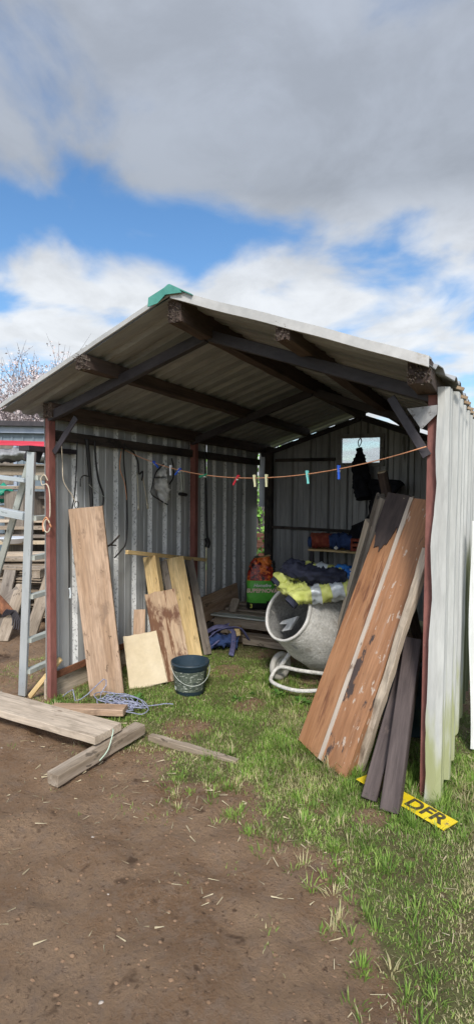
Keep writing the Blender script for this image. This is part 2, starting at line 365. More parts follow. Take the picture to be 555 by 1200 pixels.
soil = g.mix(g.ramp(gn(45), .55, .75), soil, (.12, .072, .046))
soil = g.mix(g.ramp(gn(7, 3), .62, .72), soil, (.15, .092, .058))
turf = g.mix(g.ramp(gn(6), .35, .65), (.17, .15, .07), (.21, .22, .085))
turf = g.mix(g.ramp(gn(11), .5, .7), turf, (.22, .165, .09))
an = g.n('ShaderNodeAttribute', attribute_name='grassy')
g.l(g.mix(g.ramp(g.math('ADD', an.outputs['Fac'], g.math('MULTIPLY', g.math('SUBTRACT', gn(20), .5), .9)), .35, .75), soil, turf), bs.inputs['Base Color'])
bs.inputs['Roughness'].default_value = .95; bs.inputs['Specular IOR Level'].default_value = .2
bn = g.n('ShaderNodeBump'); bn.inputs['Strength'].default_value = 1; bn.inputs['Distance'].default_value = .045; g.l(gn(30, 10, .8), bn.inputs['Height']); g.l(bn.outputs[0], bs.inputs['Normal'])
me.materials.append(gm)

# grass blades, one mesh ------------------------------------------------------
def grass():
    vs = []; fs = []; mi = []
    N_ = 0; b = 0
    def blade(x, y, h, w, lean, az, mt):
        nonlocal b
        u = (x-2.54)*.888-(y+.115)*.46; v = (x-2.54)*.46+(y+.115)*.888
        if abs(u) < .275 and abs(v) < .062 and (abs(u) < .23 or h > .03) and (v > -.035 or h > .022): return
        z = gz(x, y)-.004; dx, dy = math.cos(az), math.sin(az); px, py = -dy*w/2, dx*w/2
        m1 = lean*h*.35; m2 = lean*h
        hz = h*math.sqrt(max(.06, 1-lean*lean*.8))
        vs.extend([(x-px, y-py, z), (x+px, y+py, z), (x+dx*m1-px*.8, y+dy*m1-py*.8, z+hz*.6), (x+dx*m1+px*.8, y+dy*m1+py*.8, z+hz*.6), (x+dx*m2, y+dy*m2, z+hz)])
        fs.append((b, b+1, b+3, b+2)); fs.append((b+2, b+3, b+4)); mi.extend((mt, mt)); b += 5
    rnd = random.Random(3)
    tries = 0
    while N_ < 170000 and tries < 1100000:
        tries += 1
        x = rnd.uniform(-.9, 3.9); y = rnd.uniform(-1.9, 2.6)
        g_ = grassy(x, y)
        cl = noise.noise(V((x*6, y*6, 20)))+.6*noise.noise(V((x*17, y*17, 21)))
        p = g_*(.34+.85*max(0, cl+.30))
        if g_ < .5 and cl > .42: p = max(p, .10*(y-bl(x) > -.7))
        if y > 1.6: p *= .4
        if y < -.6: p *= .7+.3*sstep(-.1, .3, noise.noise(V((x*2.1, y*2.1, 61))))
        if rnd.random() > p: continue
        lush = noise.noise(V((x*1.4+4, y*1.4, 30)))
        dry = noise.noise(V((x*2.6, y*2.6, 40)))+(.55 if x > 2.85 else 0)+(.25 if y < bl(x)+.25 else 0)
        tall = 1.0+.7*max(0, lush)+(.7 if (1.6 < x < 2.9 and -.25 < y < .55) else 0)+(.5 if 1.2 < x < 2 and .6 < y < 1.3 else 0)
        h = rnd.uniform(.011, .028)*tall
        r_ = rnd.random()
        mt = 3 if r_ < .22+max(0, dry)*.75 else (0 if r_ < .45 else (1 if r_ < .85 else 2))
        blade(x, y, h*(.8 if mt == 3 else 1), rnd.uniform(.0022, .0046), rnd.uniform(.35, .99), rnd.uniform(0, 6.28), mt)
        N_ += 1
    # tussocks with longer arching blades
    T = []
    for k in range(230):
        x = rnd.uniform(.1, 3.4); y = rnd.uniform(-1.0, 1.4)
        if grassy(x, y) > .35: T.append((x, y, rnd.uniform(.5, 1)))
    for k in range(110):
        x = rnd.uniform(1.4, 3.0); T.append((x, bl(x)+rnd.uniform(-.35, .25), rnd.uniform(.6, 1)))
    for k in range(60): T.append((rnd.uniform(2.2, 2.95), rnd.uniform(-.3, .35), rnd.uniform(1, 1.7)))
    for k in range(26): T.append((rnd.uniform(1.7, 2.3), rnd.uniform(-.05, .45), rnd.uniform(.9, 1.5)))
    for k in range(30): T.append((rnd.uniform(1.15, 1.9), rnd.uniform(.75, 1.25), rnd.uniform(.8, 1.4)))
    for k in range(12): T.append((rnd.uniform(0, .3), rnd.uniform(-.12, .1), rnd.uniform(.8, 1.2)))
    for (x, y, s) in T:
        dr = rnd.random() < .22
        for i in range(int(26*s)):
            a = rnd.uniform(0, 6.28); q = rnd.uniform(0, .035)
            blade(x+q*math.cos(a), y+q*math.sin(a), rnd.uniform(.025, .07)*s, rnd.uniform(.003, .006), rnd.uniform(.25, .95), a+rnd.uniform(-.7, .7), 3 if dr and rnd.random() < .7 else rnd.choice((0, 1, 1, 2)))
    me = bpy.data.meshes.new('grass'); me.from_pydata(vs, [], fs)
    for n_, c in (('a', (.13, .24, .04)), ('b', (.22, .35, .065)), ('c', (.33, .44, .11)), ('d', (.56, .50, .28))):
        mm = bpy.data.materials.new('grass_blade_'+n_); mm.use_nodes = True; p = mm.node_tree.nodes['Principled BSDF']; gg = N(mm.node_tree)
        t = gg.n('ShaderNodeTexNoise'); t.inputs['Scale'].default_value = 5; gg.l(gg.n('ShaderNodeNewGeometry').outputs['Position'], t.inputs[0])
        cc = gg.mix(gg.ramp(t.outputs[0], .35, .65), tuple(x*.8 for x in c), tuple(x*1.2 for x in c)); gg.l(cc, p.inputs['Base Color'])
        p.inputs['Roughness'].default_value = .55; p.inputs['Specular IOR Level'].default_value = .3
        tl = gg.n('ShaderNodeBsdfTranslucent'); gg.l(cc, tl.inputs[0]); mx = gg.n('ShaderNodeMixShader'); mx.inputs[0].default_value = .35
        gg.l(p.outputs[0], mx.inputs[1]); gg.l(tl.outputs[0], mx.inputs[2]); gg.l(mx.outputs[0], mm.node_tree.nodes['Material Output'].inputs[0])
        me.materials.append(mm)
    me.polygons.foreach_set('material_index', mi); me.update()
    o = bpy.data.objects.new('grass', me); COL.objects.link(o)
    tag(o, 'green grass with dry straw tufts growing in and before the open shed', 'grass', kind='stuff')
grass()
# clods and stones ------------------------------------------------------------
def lumps(name, label, n, region, size, mt, p_fn, seed):
    rnd = random.Random(seed); b = MB()
    ico = [(0, 0, 1), (.9, 0, .3), (.28, .85, .3), (-.72, .53, .3), (-.72, -.53, .3), (.28, -.85, .3), (.72, .53, -.4), (-.28, .85, -.4), (-.9, 0, -.4), (-.28, -.85, -.4), (.72, -.53, -.4)]
    fs = [(0, 1, 2), (0, 2, 3), (0, 3, 4), (0, 4, 5), (0, 5, 1), (1, 6, 2), (2, 7, 3), (3, 8, 4), (4, 9, 5), (5, 10, 1), (2, 6, 7), (3, 7, 8), (4, 8, 9), (5, 9, 10), (1, 10, 6)]
    k = 0
    while k < n:
        x = rnd.uniform(region[0], region[1]); y = rnd.uniform(region[2], region[3])
        if rnd.random() > p_fn(x, y): continue
        k += 1; s = size*rnd.uniform(.1, 1)**4+.0018; a = rnd.uniform(0, 6.28); z = gz(x, y)
        vs = []
        for (u, v, w) in ico:
            q = s*rnd.uniform(.75, 1.2); uu, vv = u*math.cos(a)-v*math.sin(a), u*math.sin(a)+v*math.cos(a)
            vs.append((x+uu*q*1.2, y+vv*q, z+w*q*.5+s*.0))
        b.add(vs, fs, 0, rnd.random() < .5)
    return tag(b.make(name, mt), label, name.replace('_', ' '), kind='stuff')
M['clod'] = mat('soil_clod', (.155, .093, .054), (.26, .165, .10), (9, 9, 9), .95, bump=.6, world=True)
M['stone'] = mat('pebble', (.30, .25, .20), (.46, .40, .34), (9, 9, 9), .85, bump=.2, world=True)
lumps('soil_clods', 'loose brown soil clods scattered over the bare earth', 6000, (-1.6, 3.2, -1.9, 1.6), .009, M['clod'], lambda x, y: (1-grassy(x, y))*(.55+.9*noise.noise(V((x*3, y*3, 50)))), 5)
lumps('pebbles', 'small pale pebbles and chips in the bare earth', 60, (-.6, 3.2, -1.9, .6), .009, M['stone'], lambda x, y: 1-grassy(x, y), 6)
# straw litter
b = MB(); rnd = random.Random(9)
for k in range(1500):
    x = rnd.uniform(.3, 3.5); y = rnd.uniform(-1.6, 1.3)
    pr = max(0, .1+1.3*noise.noise(V((x*3, y*3, 77))))+.6*(1 if (x > 2.75 or bl(x)-.5 < y < bl(x)+.25) else 0)
    if rnd.random() > pr: continue
    a = rnd.uniform(0, 6.28); L = rnd.uniform(.015, .055); z = gz(x, y)+.003+rnd.uniform(0, .006); c, s = math.cos(a), math.sin(a); w = .0014
    b.add([(x-s*w, y+c*w, z), (x+s*w, y-c*w, z), (x+c*L+s*w, y+s*L-c*w, z+rnd.uniform(0, .012)), (x+c*L-s*w, y+s*L+c*w, z+rnd.uniform(0, .012))], [(0, 1, 2, 3)])
M['straw'] = mat('straw', (.38, .31, .19), (.52, .45, .30), (9, 9, 9), .8, bump=0, world=True)
tag(b.make('straw_litter', M['straw']), 'dry straw stems littered over grass and earth', 'straw', kind='stuff')
# broad-leaved weeds
def weed(x, y, s, label, n=14):
    b = MB(); rnd = random.Random(int(x*1000+y*77))
    for i in range(n):
        a = rnd.uniform(0, 6.28); L = s*rnd.uniform(.5, 1); w = L*.28; el = rnd.uniform(.25, 1.1); z0 = gz(x, y)
        d = V((math.cos(a)*math.cos(el), math.sin(a)*math.cos(el), math.sin(el))); sd = V((-math.sin(a), math.cos(a), 0)); o = V((x, y, z0))
        P = []
        for t, ww in ((.15, .15), (.4, .8), (.65, 1), (.85, .7), (1, .08)):
            c = o+d*L*t+V((0, 0, -L*.35*t*t)); P += [c-sd*w*ww/2, c+V((0, 0, -.004)), c+sd*w*ww/2]
        fs = [(3*j+k, 3*j+k+1, 3*j+k+4, 3*j+k+3) for j in range(4) for k in (0, 1)]
        b.add(P, fs, 0, True)
    tag(b.make('weed', M['weedleaf']), label, 'weed', 'broad leaved weeds in the grass')
M['weedleaf'] = mat('weed_leaf', (.05, .13, .02), (.10, .21, .04), (9, 9, 9), .5, bump=0, world=True)
for (x, y, s, l) in [(.56, .34, .10, 'low leafy weed at the foot of the cream board'), (1.44, .92, .11, 'leafy weed under the left bend of the mixer frame'), (1.66, .86, .12, 'leafy weed in front of the mixer frame near the orange boards'),
                     (1.28, .86, .08, 'small leafy weed left of the mixer wheel'), (2.92, .28, .12, 'bright leafy weed beside the white wall sheet right of the shed'), (.12, -.02, .08, 'small weed beside the red post foot'), (1.18, .72, .07, 'small weed between bucket and mixer')]:
    weed(x, y, s, l, 22 if x < 2 else 16)

# ------------------------------------------------------------------ the shed
shed = thing('open_shed', (1.33, 1.8, 0), 'open fronted lean-to of grey corrugated metal sheets with low gable roof and dark beams', 'shed')
W, D, H = 2.65, 3.72, 2.05
def pitch(y): return 2.60-.012*(y+.36)
def rz(x, y):           # top of the roof
    p = pitch(y)
    if x < 1.33: return p-(1.33-x)*.322-.004*math.sin(y*3)
    return p-(x-1.33)*(.352+.004*y)
# profile of box-rib sheet
def prof_u(u0, u1, ribs, rw=.055, sw=.018, dep=.032):
    """list of (u, depth, side) ; ribs = centres"""
    P = [(u0, 0)]
    for c in ribs:
        a, b_ = c-rw/2-sw, c+rw/2+sw
        if a <= u0 or b_ >= u1: continue
        for q in (-.5,):
            mid = (P[-1][0]+a)/2
            P += [(mid-.012, 0), (mid-.006, .004), (mid+.006, .004), (mid+.012, 0)] if mid-P[-1][0] > .03 else []
        P += [(a, 0), (a+sw, dep), (b_-sw, dep), (b_, 0)]
    P.append((u1, 0)); return P
def sheet(name, P, fn, vlo, vhi, nv, mats, parent, side_mi=0, rag=0., dent=0., seed=0, solid=.002, keep=None):
    """P=[(u,depth)]; fn(u, depth, v) -> point"""
    b = MB(); n = len(P); vs = []
    for j in range(nv+1):
        f = j/nv
        for (u, d) in P:
            lo = vlo(u)+rag*noise.noise(V((u*7, seed, 0))); hi = vhi(u)
            v = lo+(hi-lo)*f
            vs.append(fn(u, d+dent*noise.noise(V((u*2.2, v*1.6, seed)))+dent*.5*noise.noise(V((u*9, v*5, seed))), v))
    fs = []; mi = []
    for j in range(nv):
        for i in range(n-1):
            if keep and not keep((P[i][0]+P[i+1][0])/2, vlo(P[i][0])+(vhi(P[i][0])-vlo(P[i][0]))*(j+.5)/nv): continue
            fs.append((j*n+i, j*n+i+1, (j+1)*n+i+1, (j+1)*n+i)); mi.append(1 if (side_mi and P[i][1] > .02 and P[i+1][1] < .01) or (side_mi and P[i][1] > .02 and P[i+1][1] > .02 and side_mi > 1) else 0)
    b.add(vs, fs); b.mi = mi
    return b.make(name, mats, parent, solid=solid)
# left wall: three sheets, ribs pushed outwards
ribs = [.07, .31, .555, .80, 1.05, 1.29, 1.535, 1.78, 2.01, 2.25, 2.50, 2.755, 3.01, 3.26]
for k, (a, c) in enumerate([(.03, 1.17), (1.175, 2.34), (2.345, 3.66)]):
    P = prof_u(a, c, [r for r in ribs if a+.03 < r < c-.03], .05, .022, .034)
    sheet('wall_sheet', P, lambda u, d, v, k=k: (-.035-.003*(k % 2)-d, u, v), lambda u: .13 if a < 1 else .05, lambda u: 2.06, 14, [M['galv'], M['pale_zinc']], shed, 1, .015, .005, k)
MB().box((.035, 3.745, 1.73), (.16, .006, .82)).make('corner_flashing', M['galvdark'], shed); MB().box((.035, 3.745, .14), (.16, .006, .5)).make('corner_flashing', M['galvdark'], shed)
# right wall, white outside
ribsR = [.16+.235*i for i in range(16)]
for k, (a, c) in enumerate([(-.03, 1.25), (1.255, 2.5), (2.505, 3.75)]):
    P = ([(-.085, 0), (-.068, 0), (-.06, 0)] if k == 0 else [])+prof_u(a, c, [r for r in ribsR if a+.03 < r < c-.03], .06, .03, .024)
    o = sheet('wall_sheet', P, lambda u, d, v, k=k: ((2.70+.003*(k % 2)+d, max(u, -.045), v) if u > -.05 else (2.70-(-u-.045)*(1.3+.62*(1-v/2.05))+.017*noise.noise(V((v*3.5, 0, 3)))+.004*noise.noise(V((v*13, 0, 5))), -.046-.006*noise.noise(V((v*3, 4, u))), v)), lambda u: .0 if u < .06 else (.03+.10*min(u, 1)), lambda u: 2.05, 40, M['white_algae_shade'] if 'white_algae_shade' in M else M['white'], shed, 0, .05 if k == 0 else .02, .006, k+5)
    o['label'] = 'white painted corrugated sheet with green algal growth and painted-on shade near the ground'
# back wall with window hole
wx0, wx1, wz0, wz1 = 1.08, 1.545, 1.88, 2.185
Pb = prof_u(.10, 2.64, [.22+.24*i for i in range(11)], .05, .02, .034)
us = sorted(set([p[0] for p in Pb]))
Pb2 = sorted(Pb+[(wx0, 0), (wx1, 0)])
def backtop(u): return rz(u, 3.70)-.085
def bsheet(u0, u1, zl, zh, seed):
    P = [p for p in Pb if u0 < p[0] < u1]; P = [(u0, 0)]+P+[(u1, 0)]
    sheet('wall_sheet', P, lambda u, d, v: (u, 3.74+d, v), zl, zh, 12, [M['galvdark'], M['pale_zinc']], shed, 0, 0, .006, seed)
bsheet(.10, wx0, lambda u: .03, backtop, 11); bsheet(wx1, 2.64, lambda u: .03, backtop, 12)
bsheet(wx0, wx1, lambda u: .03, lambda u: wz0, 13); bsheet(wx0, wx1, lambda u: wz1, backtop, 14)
win = MB()
fx = (wx0+wx1)/2; fzc = (wz0+wz1)/2
for (c, d) in (((fx, 3.715, wz0-.02), (wx1-wx0+.10, .05, .045)), ((fx, 3.715, wz1+.02), (wx1-wx0+.10, .05, .045)), ((wx0-.022, 3.715, fzc), (.045, .048, wz1-wz0-.002)), ((wx1+.022, 3.715, fzc), (.045, .048, wz1-wz0-.002))): win.box(c, d)
wf = win.make('window', M['plate'], shed)
MB().box((fx, 3.72, fzc), (wx1-wx0-.004, .006, wz1-wz0-.004)).make('pane', M['glass'], wf); bpy.data.objects['pane'].location = (0, 0, 0)
# posts
def ipost(x, y, h, mt, w=.05, d=.05):
    b = MB(); b.box((x, y, h/2-.1), (w, .008, h+.2)); b.box((x-w/2+.004, y+d/2+.004, h/2-.1), (.008, d, h+.2)); b.box((x+w/2-.004, y+d/2+.004, h/2-.1), (.008, d, h+.2)); return b.make('post', mt, shed)
ipost(.030, 0, 2.07, M['redox'], .036)
ipost(2.622, -.004, 2.02, M['redox'], .046, .07)
ipost(.03, 1.95, 2.07, M['redox'], .06)
ipost(2.63, 1.9, 2.02, M['redox'], .06)
plank('post', (.125, 3.68, -.05), (.125, 3.68, 2.1), (1, 0, 0), .10, .07, M['dark'], shed)
plank('post', (2.6, 3.66, -.05), (2.6, 3.66, 2.05), (1, 0, 0), .07, .07, M['dark'], shed)
# beams that run front to back
def rot_end(p, s, seed, par, w=.09):
    b = MB(); rnd = random.Random(seed)
    for i in range(30):
        q = V(p)+V((rnd.uniform(-w/2, w/2), 0, rnd.uniform(-w/2, w/2))); L = rnd.uniform(.01, .05)*s
        b.tube([q+V((0, .02, 0)), q+V((rnd.uniform(-.01, .01), -L, rnd.uniform(-.012, .006)))], rnd.uniform(.004, .010), 5, sub=1, smooth=False)
    b.make('splintered_end', M['fibre'], par)
def beam(name, A, B, w, h, mt, end=1., seed=0):
    o = plank(name, A, B, (1, 0, 0), w, h, mt, shed, 24, .004, .012)
    ORG[o.name] = V((0, 0, 0))
    if end:
        b = MB(); rnd = random.Random(seed)
        for i in range(70):   # splinters live in the beam's own space (z along it)
            qx, qy = rnd.uniform(-w/2, w/2), rnd.uniform(-h/2, h/2); L = rnd.uniform(.003, .030)*end
            b.tube([(qx, qy, .03), (qx+rnd.uniform(-.008, .008), qy+rnd.uniform(-.008, .008), -L)], (lambda t, r0=rnd.uniform(.003, .008): r0*(1-.75*t)), 4, sub=1, smooth=False)
        me = b.make('splintered_end', M['fibre'], o)
    return o
beam('ridge_beam', (1.33, -.34, 2.515), (1.33, 3.70, 2.475), .085, .13, M['beam'], 1, 1)
beam('purlin', (.63, -.30, 2.315), (.63, 3.70, 2.27), .08, .085, M['beam'], 1.2, 2)
beam('purlin', (1.96, -.34, 2.325), (1.96, 3.70, 2.23), .075, .085, M['beam'], 1, 3)
beam('eave_beam', (.05, -.02, 2.095), (.05, 3.70, 2.075), .085, .10, M['beam'], .6, 4)
beam('eave_beam', (2.595, -.28, 2.085), (2.60, 3.70, 2.03), .10, .11, M['beam'], 1.6, 5)
# cross rafters (steel), in three frames; each keeps below the purlins it crosses
for y in (.02, 1.92, 3.66):
    s = 0 if y < 3 else -.012
    dz = -.005*y
    mt = M['darksteel']
    for (x0, x1) in ((.03, 1.31), (2.63, 1.35)):
        zz = lambda x: rz(x, y)-.125+s+dz*.3
        plank('rafter', (x0, y, zz(x0)), (x1, y, zz(x1)), (0, 1, 0), .05, .065 if y < 3 else .05, mt, shed, 8, .0015)
# knee braces and gusset
plank('knee_brace', (.06, .03, 1.80), (.27, .03, 2.04), (0, 1, 0), .012, .045, M['darksteel'], shed, 6)
plank('knee_brace', (2.60, -.02, 1.72), (2.42, -.02, 2.02), (0, 1, 0), .014, .045, M['darksteel'], shed, 6)
b = MB(); T = [(2.505, 1.955), (2.65, 1.965), (2.645, 1.92), (2.575, 1.85)]
b.add([(x, -.045, z) for x, z in T]+[(x, -.037, z) for x, z in T], [(0, 3, 2, 1), (4, 5, 6, 7), (0, 1, 5, 4), (1, 2, 6, 5), (2, 3, 7, 6), (3, 0, 4, 7)])
b.make('gusset_plate', M['plate'], shed)
# wall rails
plank('wall_rail', (.012, .06, 1.93), (.012, 3.6, 1.90), (0, 0, 1), .075, .04, M['dark'], shed)
plank('wall_rail', (.14, 3.69, 1.06), (2.55, 3.69, 1.03), (0, 0, 1), .035, .035, M['dark'], shed)
plank('wall_rail', (.2, 3.70, 1.93), (1.0, 3.70, 1.93), (0, 0, 1), .04, .03, M['dark'], shed)
o = plank('wall_rail', (-.012, .03, .155), (-.012, 1.9, .20), (0, 0, 1), .055, .012, M['rust'], shed); o['label'] = 'rusty flaking low steel rail'
plank('wall_rail', (2.66, .1, 1.0), (2.66, 3.6, 1.0), (0, 0, 1), .05, .03, M['darksteel'], shed)
plank('kick_board', (-.045, .03, .03), (-.045, 1.9, .03), (0, 0, 1), .22, .02, M['conc_board'] if 'conc_board' in M else M['paleg'], shed)
# roof sheets
def roofside(sgn):
    y = -.36; P = []
    pitchw = .19
    while y < 3.86:
        P += [(y, 0), (y+pitchw*.5, 0), (y+pitchw*.62, .026), (y+pitchw*.88, .026)]; y += pitchw
    P.append((y, 0)); b = MB(); n = len(P); nu = 18; vs = []
    for j in range(nu+1):
        f = j/nu
        for (yy, d) in P:
            e = -.20-.02*noise.noise(V((yy*5, 0, 0))) if sgn < 0 else 2.64+.085*sstep(-.36, -.02, yy)+.008*noise.noise(V((yy*6, 2, 0)))
            yf = yy
            if sgn < 0: yf = yy+(.16*f if yy < -.2 else .16*f*max(0, (1-(yy+.2)/1.0)))
            else: yf = yy+(.04*f if yy < .3 else 0)
            x = 1.33+(e-1.33)*f
            vs.append((x, yf, rz(x, yf)+d-.02+.006*noise.noise(V((x*2, yf*2, 3)))-.015*f*f*(1 if yy < 0 else 0)*(sgn > 0)))
    fs = [(j*n+i, j*n+i+1, (j+1)*n+i+1, (j+1)*n+i) for j in range(nu) for i in range(n-1)]
    b.add(vs, fs, 0, False); b.make('roof_sheet', M['roof'], shed, solid=.004)
    # verge flashing along the front edge
    b = MB(); rings = []
    for j in range(25):
        f = j/24; e = -.20 if sgn < 0 else 2.645; x = 1.33+(e-1.33)*f; yf = -.36+(.16 if sgn < 0 else .04)*f
        z = rz(x, yf)+.012+.005*noise.noise(V((x*4, 0, 1)))-.015*f*f*(sgn > 0); q = .048 if sgn > 0 else .030
        rings.append([(x, yf-.022, z), (x, yf-.025, z-q), (x, yf-.016, z-q-.002), (x, yf-.014, z-.010), (x, yf+.07, z+.003), (x, yf+.07, z+.008)])
    b.rings(rings, 0, False); b.make('verge_flashing', M['verge'], shed)
roofside(-1); roofside(1)
# ridge cap
b = MB(); rings = []
for k in range(17):
    y = -.398+k*.27; z = pitch(y)+.034; q = .003*noise.noise(V((y*7, 0, 0)))
    rings.append([(1.33-.13, y, z-.068+q), (1.33-.006, y, z), (1.33+.006, y, z), (1.33+.14, y, z-.070+q), (1.33+.14, y, z-.075+q), (1.33, y, z-.006), (1.33-.13, y, z-.073+q)])
b.rings(rings, 0, False)
z = pitch(-.4)+.032; P = [(1.33-.13, z-.050), (1.33-.05, z-.021), (1.33, z-.003), (1.33+.05, z-.022), (1.33+.085, z-.055), (1.33+.03, z-.052), (1.33-.02, z-.050), (1.33-.07, z-.088), (1.33-.135, z-.098)]
n = len(P); b.add([(x, -.401, w_) for x, w_ in P]+[(x, -.396, w_) for x, w_ in P], [tuple(range(n))[::-1], tuple(range(n, 2*n))]+[(i, (i+1) % n, n+(i+1) % n, n+i) for i in range(n)])
b.make('ridge_cap', M['teal'], shed)
# rust coloured foam closers along right eave
for i in range(17):
    y = .08+i*.22+random.uniform(-.01, .01)
    MB().box((2.738, y, 2.052+random.uniform(-.006, .006)), (.035, .022, .014), Matrix.Rotation(.35, 3, 'Y')).make('roof_fixing_block', M['tan'], shed)

# ------------------------------------------------------------------ leaning boards, left
def board(name, label, A, B, wd, w, t, mt, cat='board', group=None, **k):
    return tag(plank(name, A, B, wd, w, t, mt, None, **k), label, cat, group)
wdL = (.85, .53, 0)
G1 = 'boards leaning against the left wall'
board('wooden_board', 'tall wide brown scaffold board with knots leaning on the left wall near the red post', (.30, .31, .0), (.155, .245, 1.405), wdL, .25, .038, M['pine'], group=G1, rag=.006, seg=24)
board('plywood_sheet', 'square cream board leaning low between the tall brown board and the rough slab', (.47, .60, .0), (.29, .72, .36), (.80, .60, 0), .30, .010, M['ply'], 'board', G1, rag=.012, w2=.27)
board('timber_slab', 'rough sawn slab with dark bark streaks leaning behind the cream board', (.60, .80, .0), (.25, 1.06, .64), wdL, .265, .05, M['bark'], 'board', G1, rag=.018, warp=.006)
board('wooden_board', 'yellow knotty board leaning between the rough slab and a narrow dark plank', (.44, 1.30, .0), (.15, 1.42, .90), wdL, .185, .045, M['yellow'], group=G1, rag=.003)
board('timber_post', 'square yellow timber standing behind the rough slab left of the wider yellow board', (.32, 1.07, .0), (.10, 1.13, .94), (.95, .3, 0), .115, .11, M['yellow'], group=G1)
board('wooden_board', 'narrow dark plank leaning right of the yellow boards on the wall', (.47, 1.52, .0), (.10, 1.78, .84), wdL, .075, .03, M['greyw'], group=G1)
board('wooden_board', 'thin dark offcut between the two yellow timbers', (.36, 1.25, .0), (.10, 1.33, .88), wdL, .06, .03, M['greyw'], group=G1)
board('wooden_stick', 'long thin batten laid across the tops of the yellow timbers', (.16, .72, 1.025), (.10, 2.10, .80), (0, .2, 1), .035, .025, M['yellow'], 'batten', rag=.01)
board('wooden_board', 'small brown offcut standing between the tall board and the rough slab', (.16, .88, .25), (.10, .97, .49), wdL, .10, .03, M['pine'], group=G1)
board('wood_block', 'rough block under the small brown offcut behind the cream board', (.16, .88, .0), (.16, .88, .25), wdL, .12, .08, M['pallet'], 'block')
board('metal_offcut', 'short pale grey metal strip standing at the foot of the narrow dark plank', (.44, 1.42, .0), (.36, 1.50, .16), wdL, .035, .02, M['aludull'], 'offcut')
board('wide_board', 'wide brown board on its long edge along the left wall behind the blue straps', (.10, 1.95, .27), (.07, 2.90, .30), (-.12, 0, 1), .27, .022, M['pine'], 'board', rag=.01)
board('wood_block', 'dark block propping up the wide brown board at the wall', (.12, 2.1, 0), (.12, 2.1, .135), (1, 0, 0), .10, .12, M['dark'], 'block')

# planks on the ground, left foreground
board('scaffold_plank', 'long pale weathered plank lying on a crosswise timber in the left foreground', (-1.15, -.33, .085), (.905, -.385, .108), (.03, 1, 0), .225, .045, M['paleg'], 'plank', rag=.006, seg=26)
b_ = board('crosswise_timber', 'square weathered timber on bare earth carrying the end of the long pale plank', (.885, -.80, .028), (.93, -.12, .045), (1, 0, 0), .085, .062, M['pallet'], 'timber', rag=.006)
board('wood_offcut', 'short orange brown offcut with a dark end beside the blue rope', (.20, -.14, .035), (.68, .05, .045), (.35, -.9, 0), .10, .045, M['pine'], 'offcut', rag=.01)
board('half_buried_plank', 'thin brown plank half buried in the grass in front of the bucket', (1.00, -.105, -.006), (1.62, -.125, -.014), (0, 1, 0), .045, .04, M['pallet'], 'plank', warp=.004)
board('wood_prop', 'thin pale stick propped between the ladder foot and the red post', (-.17, .0, .0), (.02, .12, .28), (1, 0, 0), .04, .02, M['yellow'], 'stick')
# green line on the crosswise timber
tag(MB().tube([(.955, -.52, .02), (.965, -.46, .06), (.95, -.40, .13), (.925, -.37, .135)], .0035, 6).make('green_twine', M['twine']), 'short pale green twine over the crosswise timber by the plank end', 'twine')

# ------------------------------------------------------------------ boards leaning, right
G2 = 'boards leaning inside the right wall'
wdR = (.78, -.60, 0)
def wdr(a): return (math.cos(a), -math.sin(a), 0)
def lean_board():
    o = board('orange_board', 'wide orange board with black felt on its top, left one of the orange pair', (1.955, .20, .0), (2.385, .52, 1.50), wdr(.60), .24, .05, M['orange'], group=G2, seg=26, rag=.006, w2=.17)
    L = (V((2.385, .52, 1.50))-V((1.955, .20, .0))).length
    ORG[o.name] = V((0, 0, 0)); b = MB()
    # dark felt scrap nailed round its top, in the board's own space
    pts = []
    for k in range(31):
        f = k/30; x_ = -.094+.186*f; pts.append((x_, L-.20-.13*math.sin(math.pi*min(1, f*1.15))**.8-.035*noise.noise(V((f*6, 2, 0)))-.03*noise.noise(V((f*19, 5, 0)))))
    pts += [(.092, L+.012), (-.094, L+.016)]
    vs = [(x, -.0335, z) for x, z in pts]+[(x, -.0275, z) for x, z in pts]; n = len(pts)
    b.add(vs, [tuple(range(n)), tuple(range(2*n-1, n-1, -1))]+[(i, (i+1) % n, n+(i+1) % n, n+i) for i in range(n)])
    b.add([(x, y, z) for z in (L+.004, L+.02) for y in (-.034, .03) for x in (-.092, .092)], [(0, 1, 3, 2), (4, 6, 7, 5), (0, 4, 5, 1), (1, 5, 7, 3), (3, 7, 6, 2), (2, 6, 4, 0)])
    b.make('felt_scrap', M['felt'], o)
lean_board()
o = board('orange_board', 'scuffed orange board with a pale left edge and black stains, right of the pair', (2.135, .055, .0), (2.555, .38, 1.49), wdr(.42), .20, .045, M['orange2'], group=G2, seg=26, rag=.006)
ORG[o.name] = V((0, 0, 0)); L = (V((2.555, .38, 1.49))-V((2.135, .055, 0))).length
b = MB(); rings = []
for i in range(31):
    f = i/30; nn = noise.noise(V((f*14, 0, 8)))*.004
    rings.append([(-.106, -.027, f*L), (-.080+nn, -.029, f*L), (-.080+nn, -.0225, f*L), (-.1005, -.0225, f*L), (-.1005, .022, f*L), (-.106, .022, f*L)])
b.rings(rings, 0, False); b.make('edge_strip', M['edge'], o)
board('orange_board', 'narrow brown board edge just behind the scuffed orange board', (2.215, .10, .0), (2.60, .42, 1.44), wdr(.42), .06, .05, M['orange2'], group=G2)
board('grey_board', 'thin weathered grey board with peeling edge leaning behind the orange pair on the right', (2.262, .11, .0), (2.60, .10, 1.25), wdr(.5), .045, .04, M['paleg'], group=G2, warp=.005, seg=24)
board('thin_board', 'thin pale edge board, leftmost of the boards leaning on the right', (1.69, 1.30, .0), (2.13, .82, 1.33), (.6, .5, 0), .03, .12, M['paleg'], group=G2)
board('thin_board', 'tall dark weathered board with a jagged top left of the orange boards', (1.73, 1.15, .0), (2.20, .80, 1.51), (.8, .2, 0), .055, .13, M['greyw'], group=G2, rag=.02)
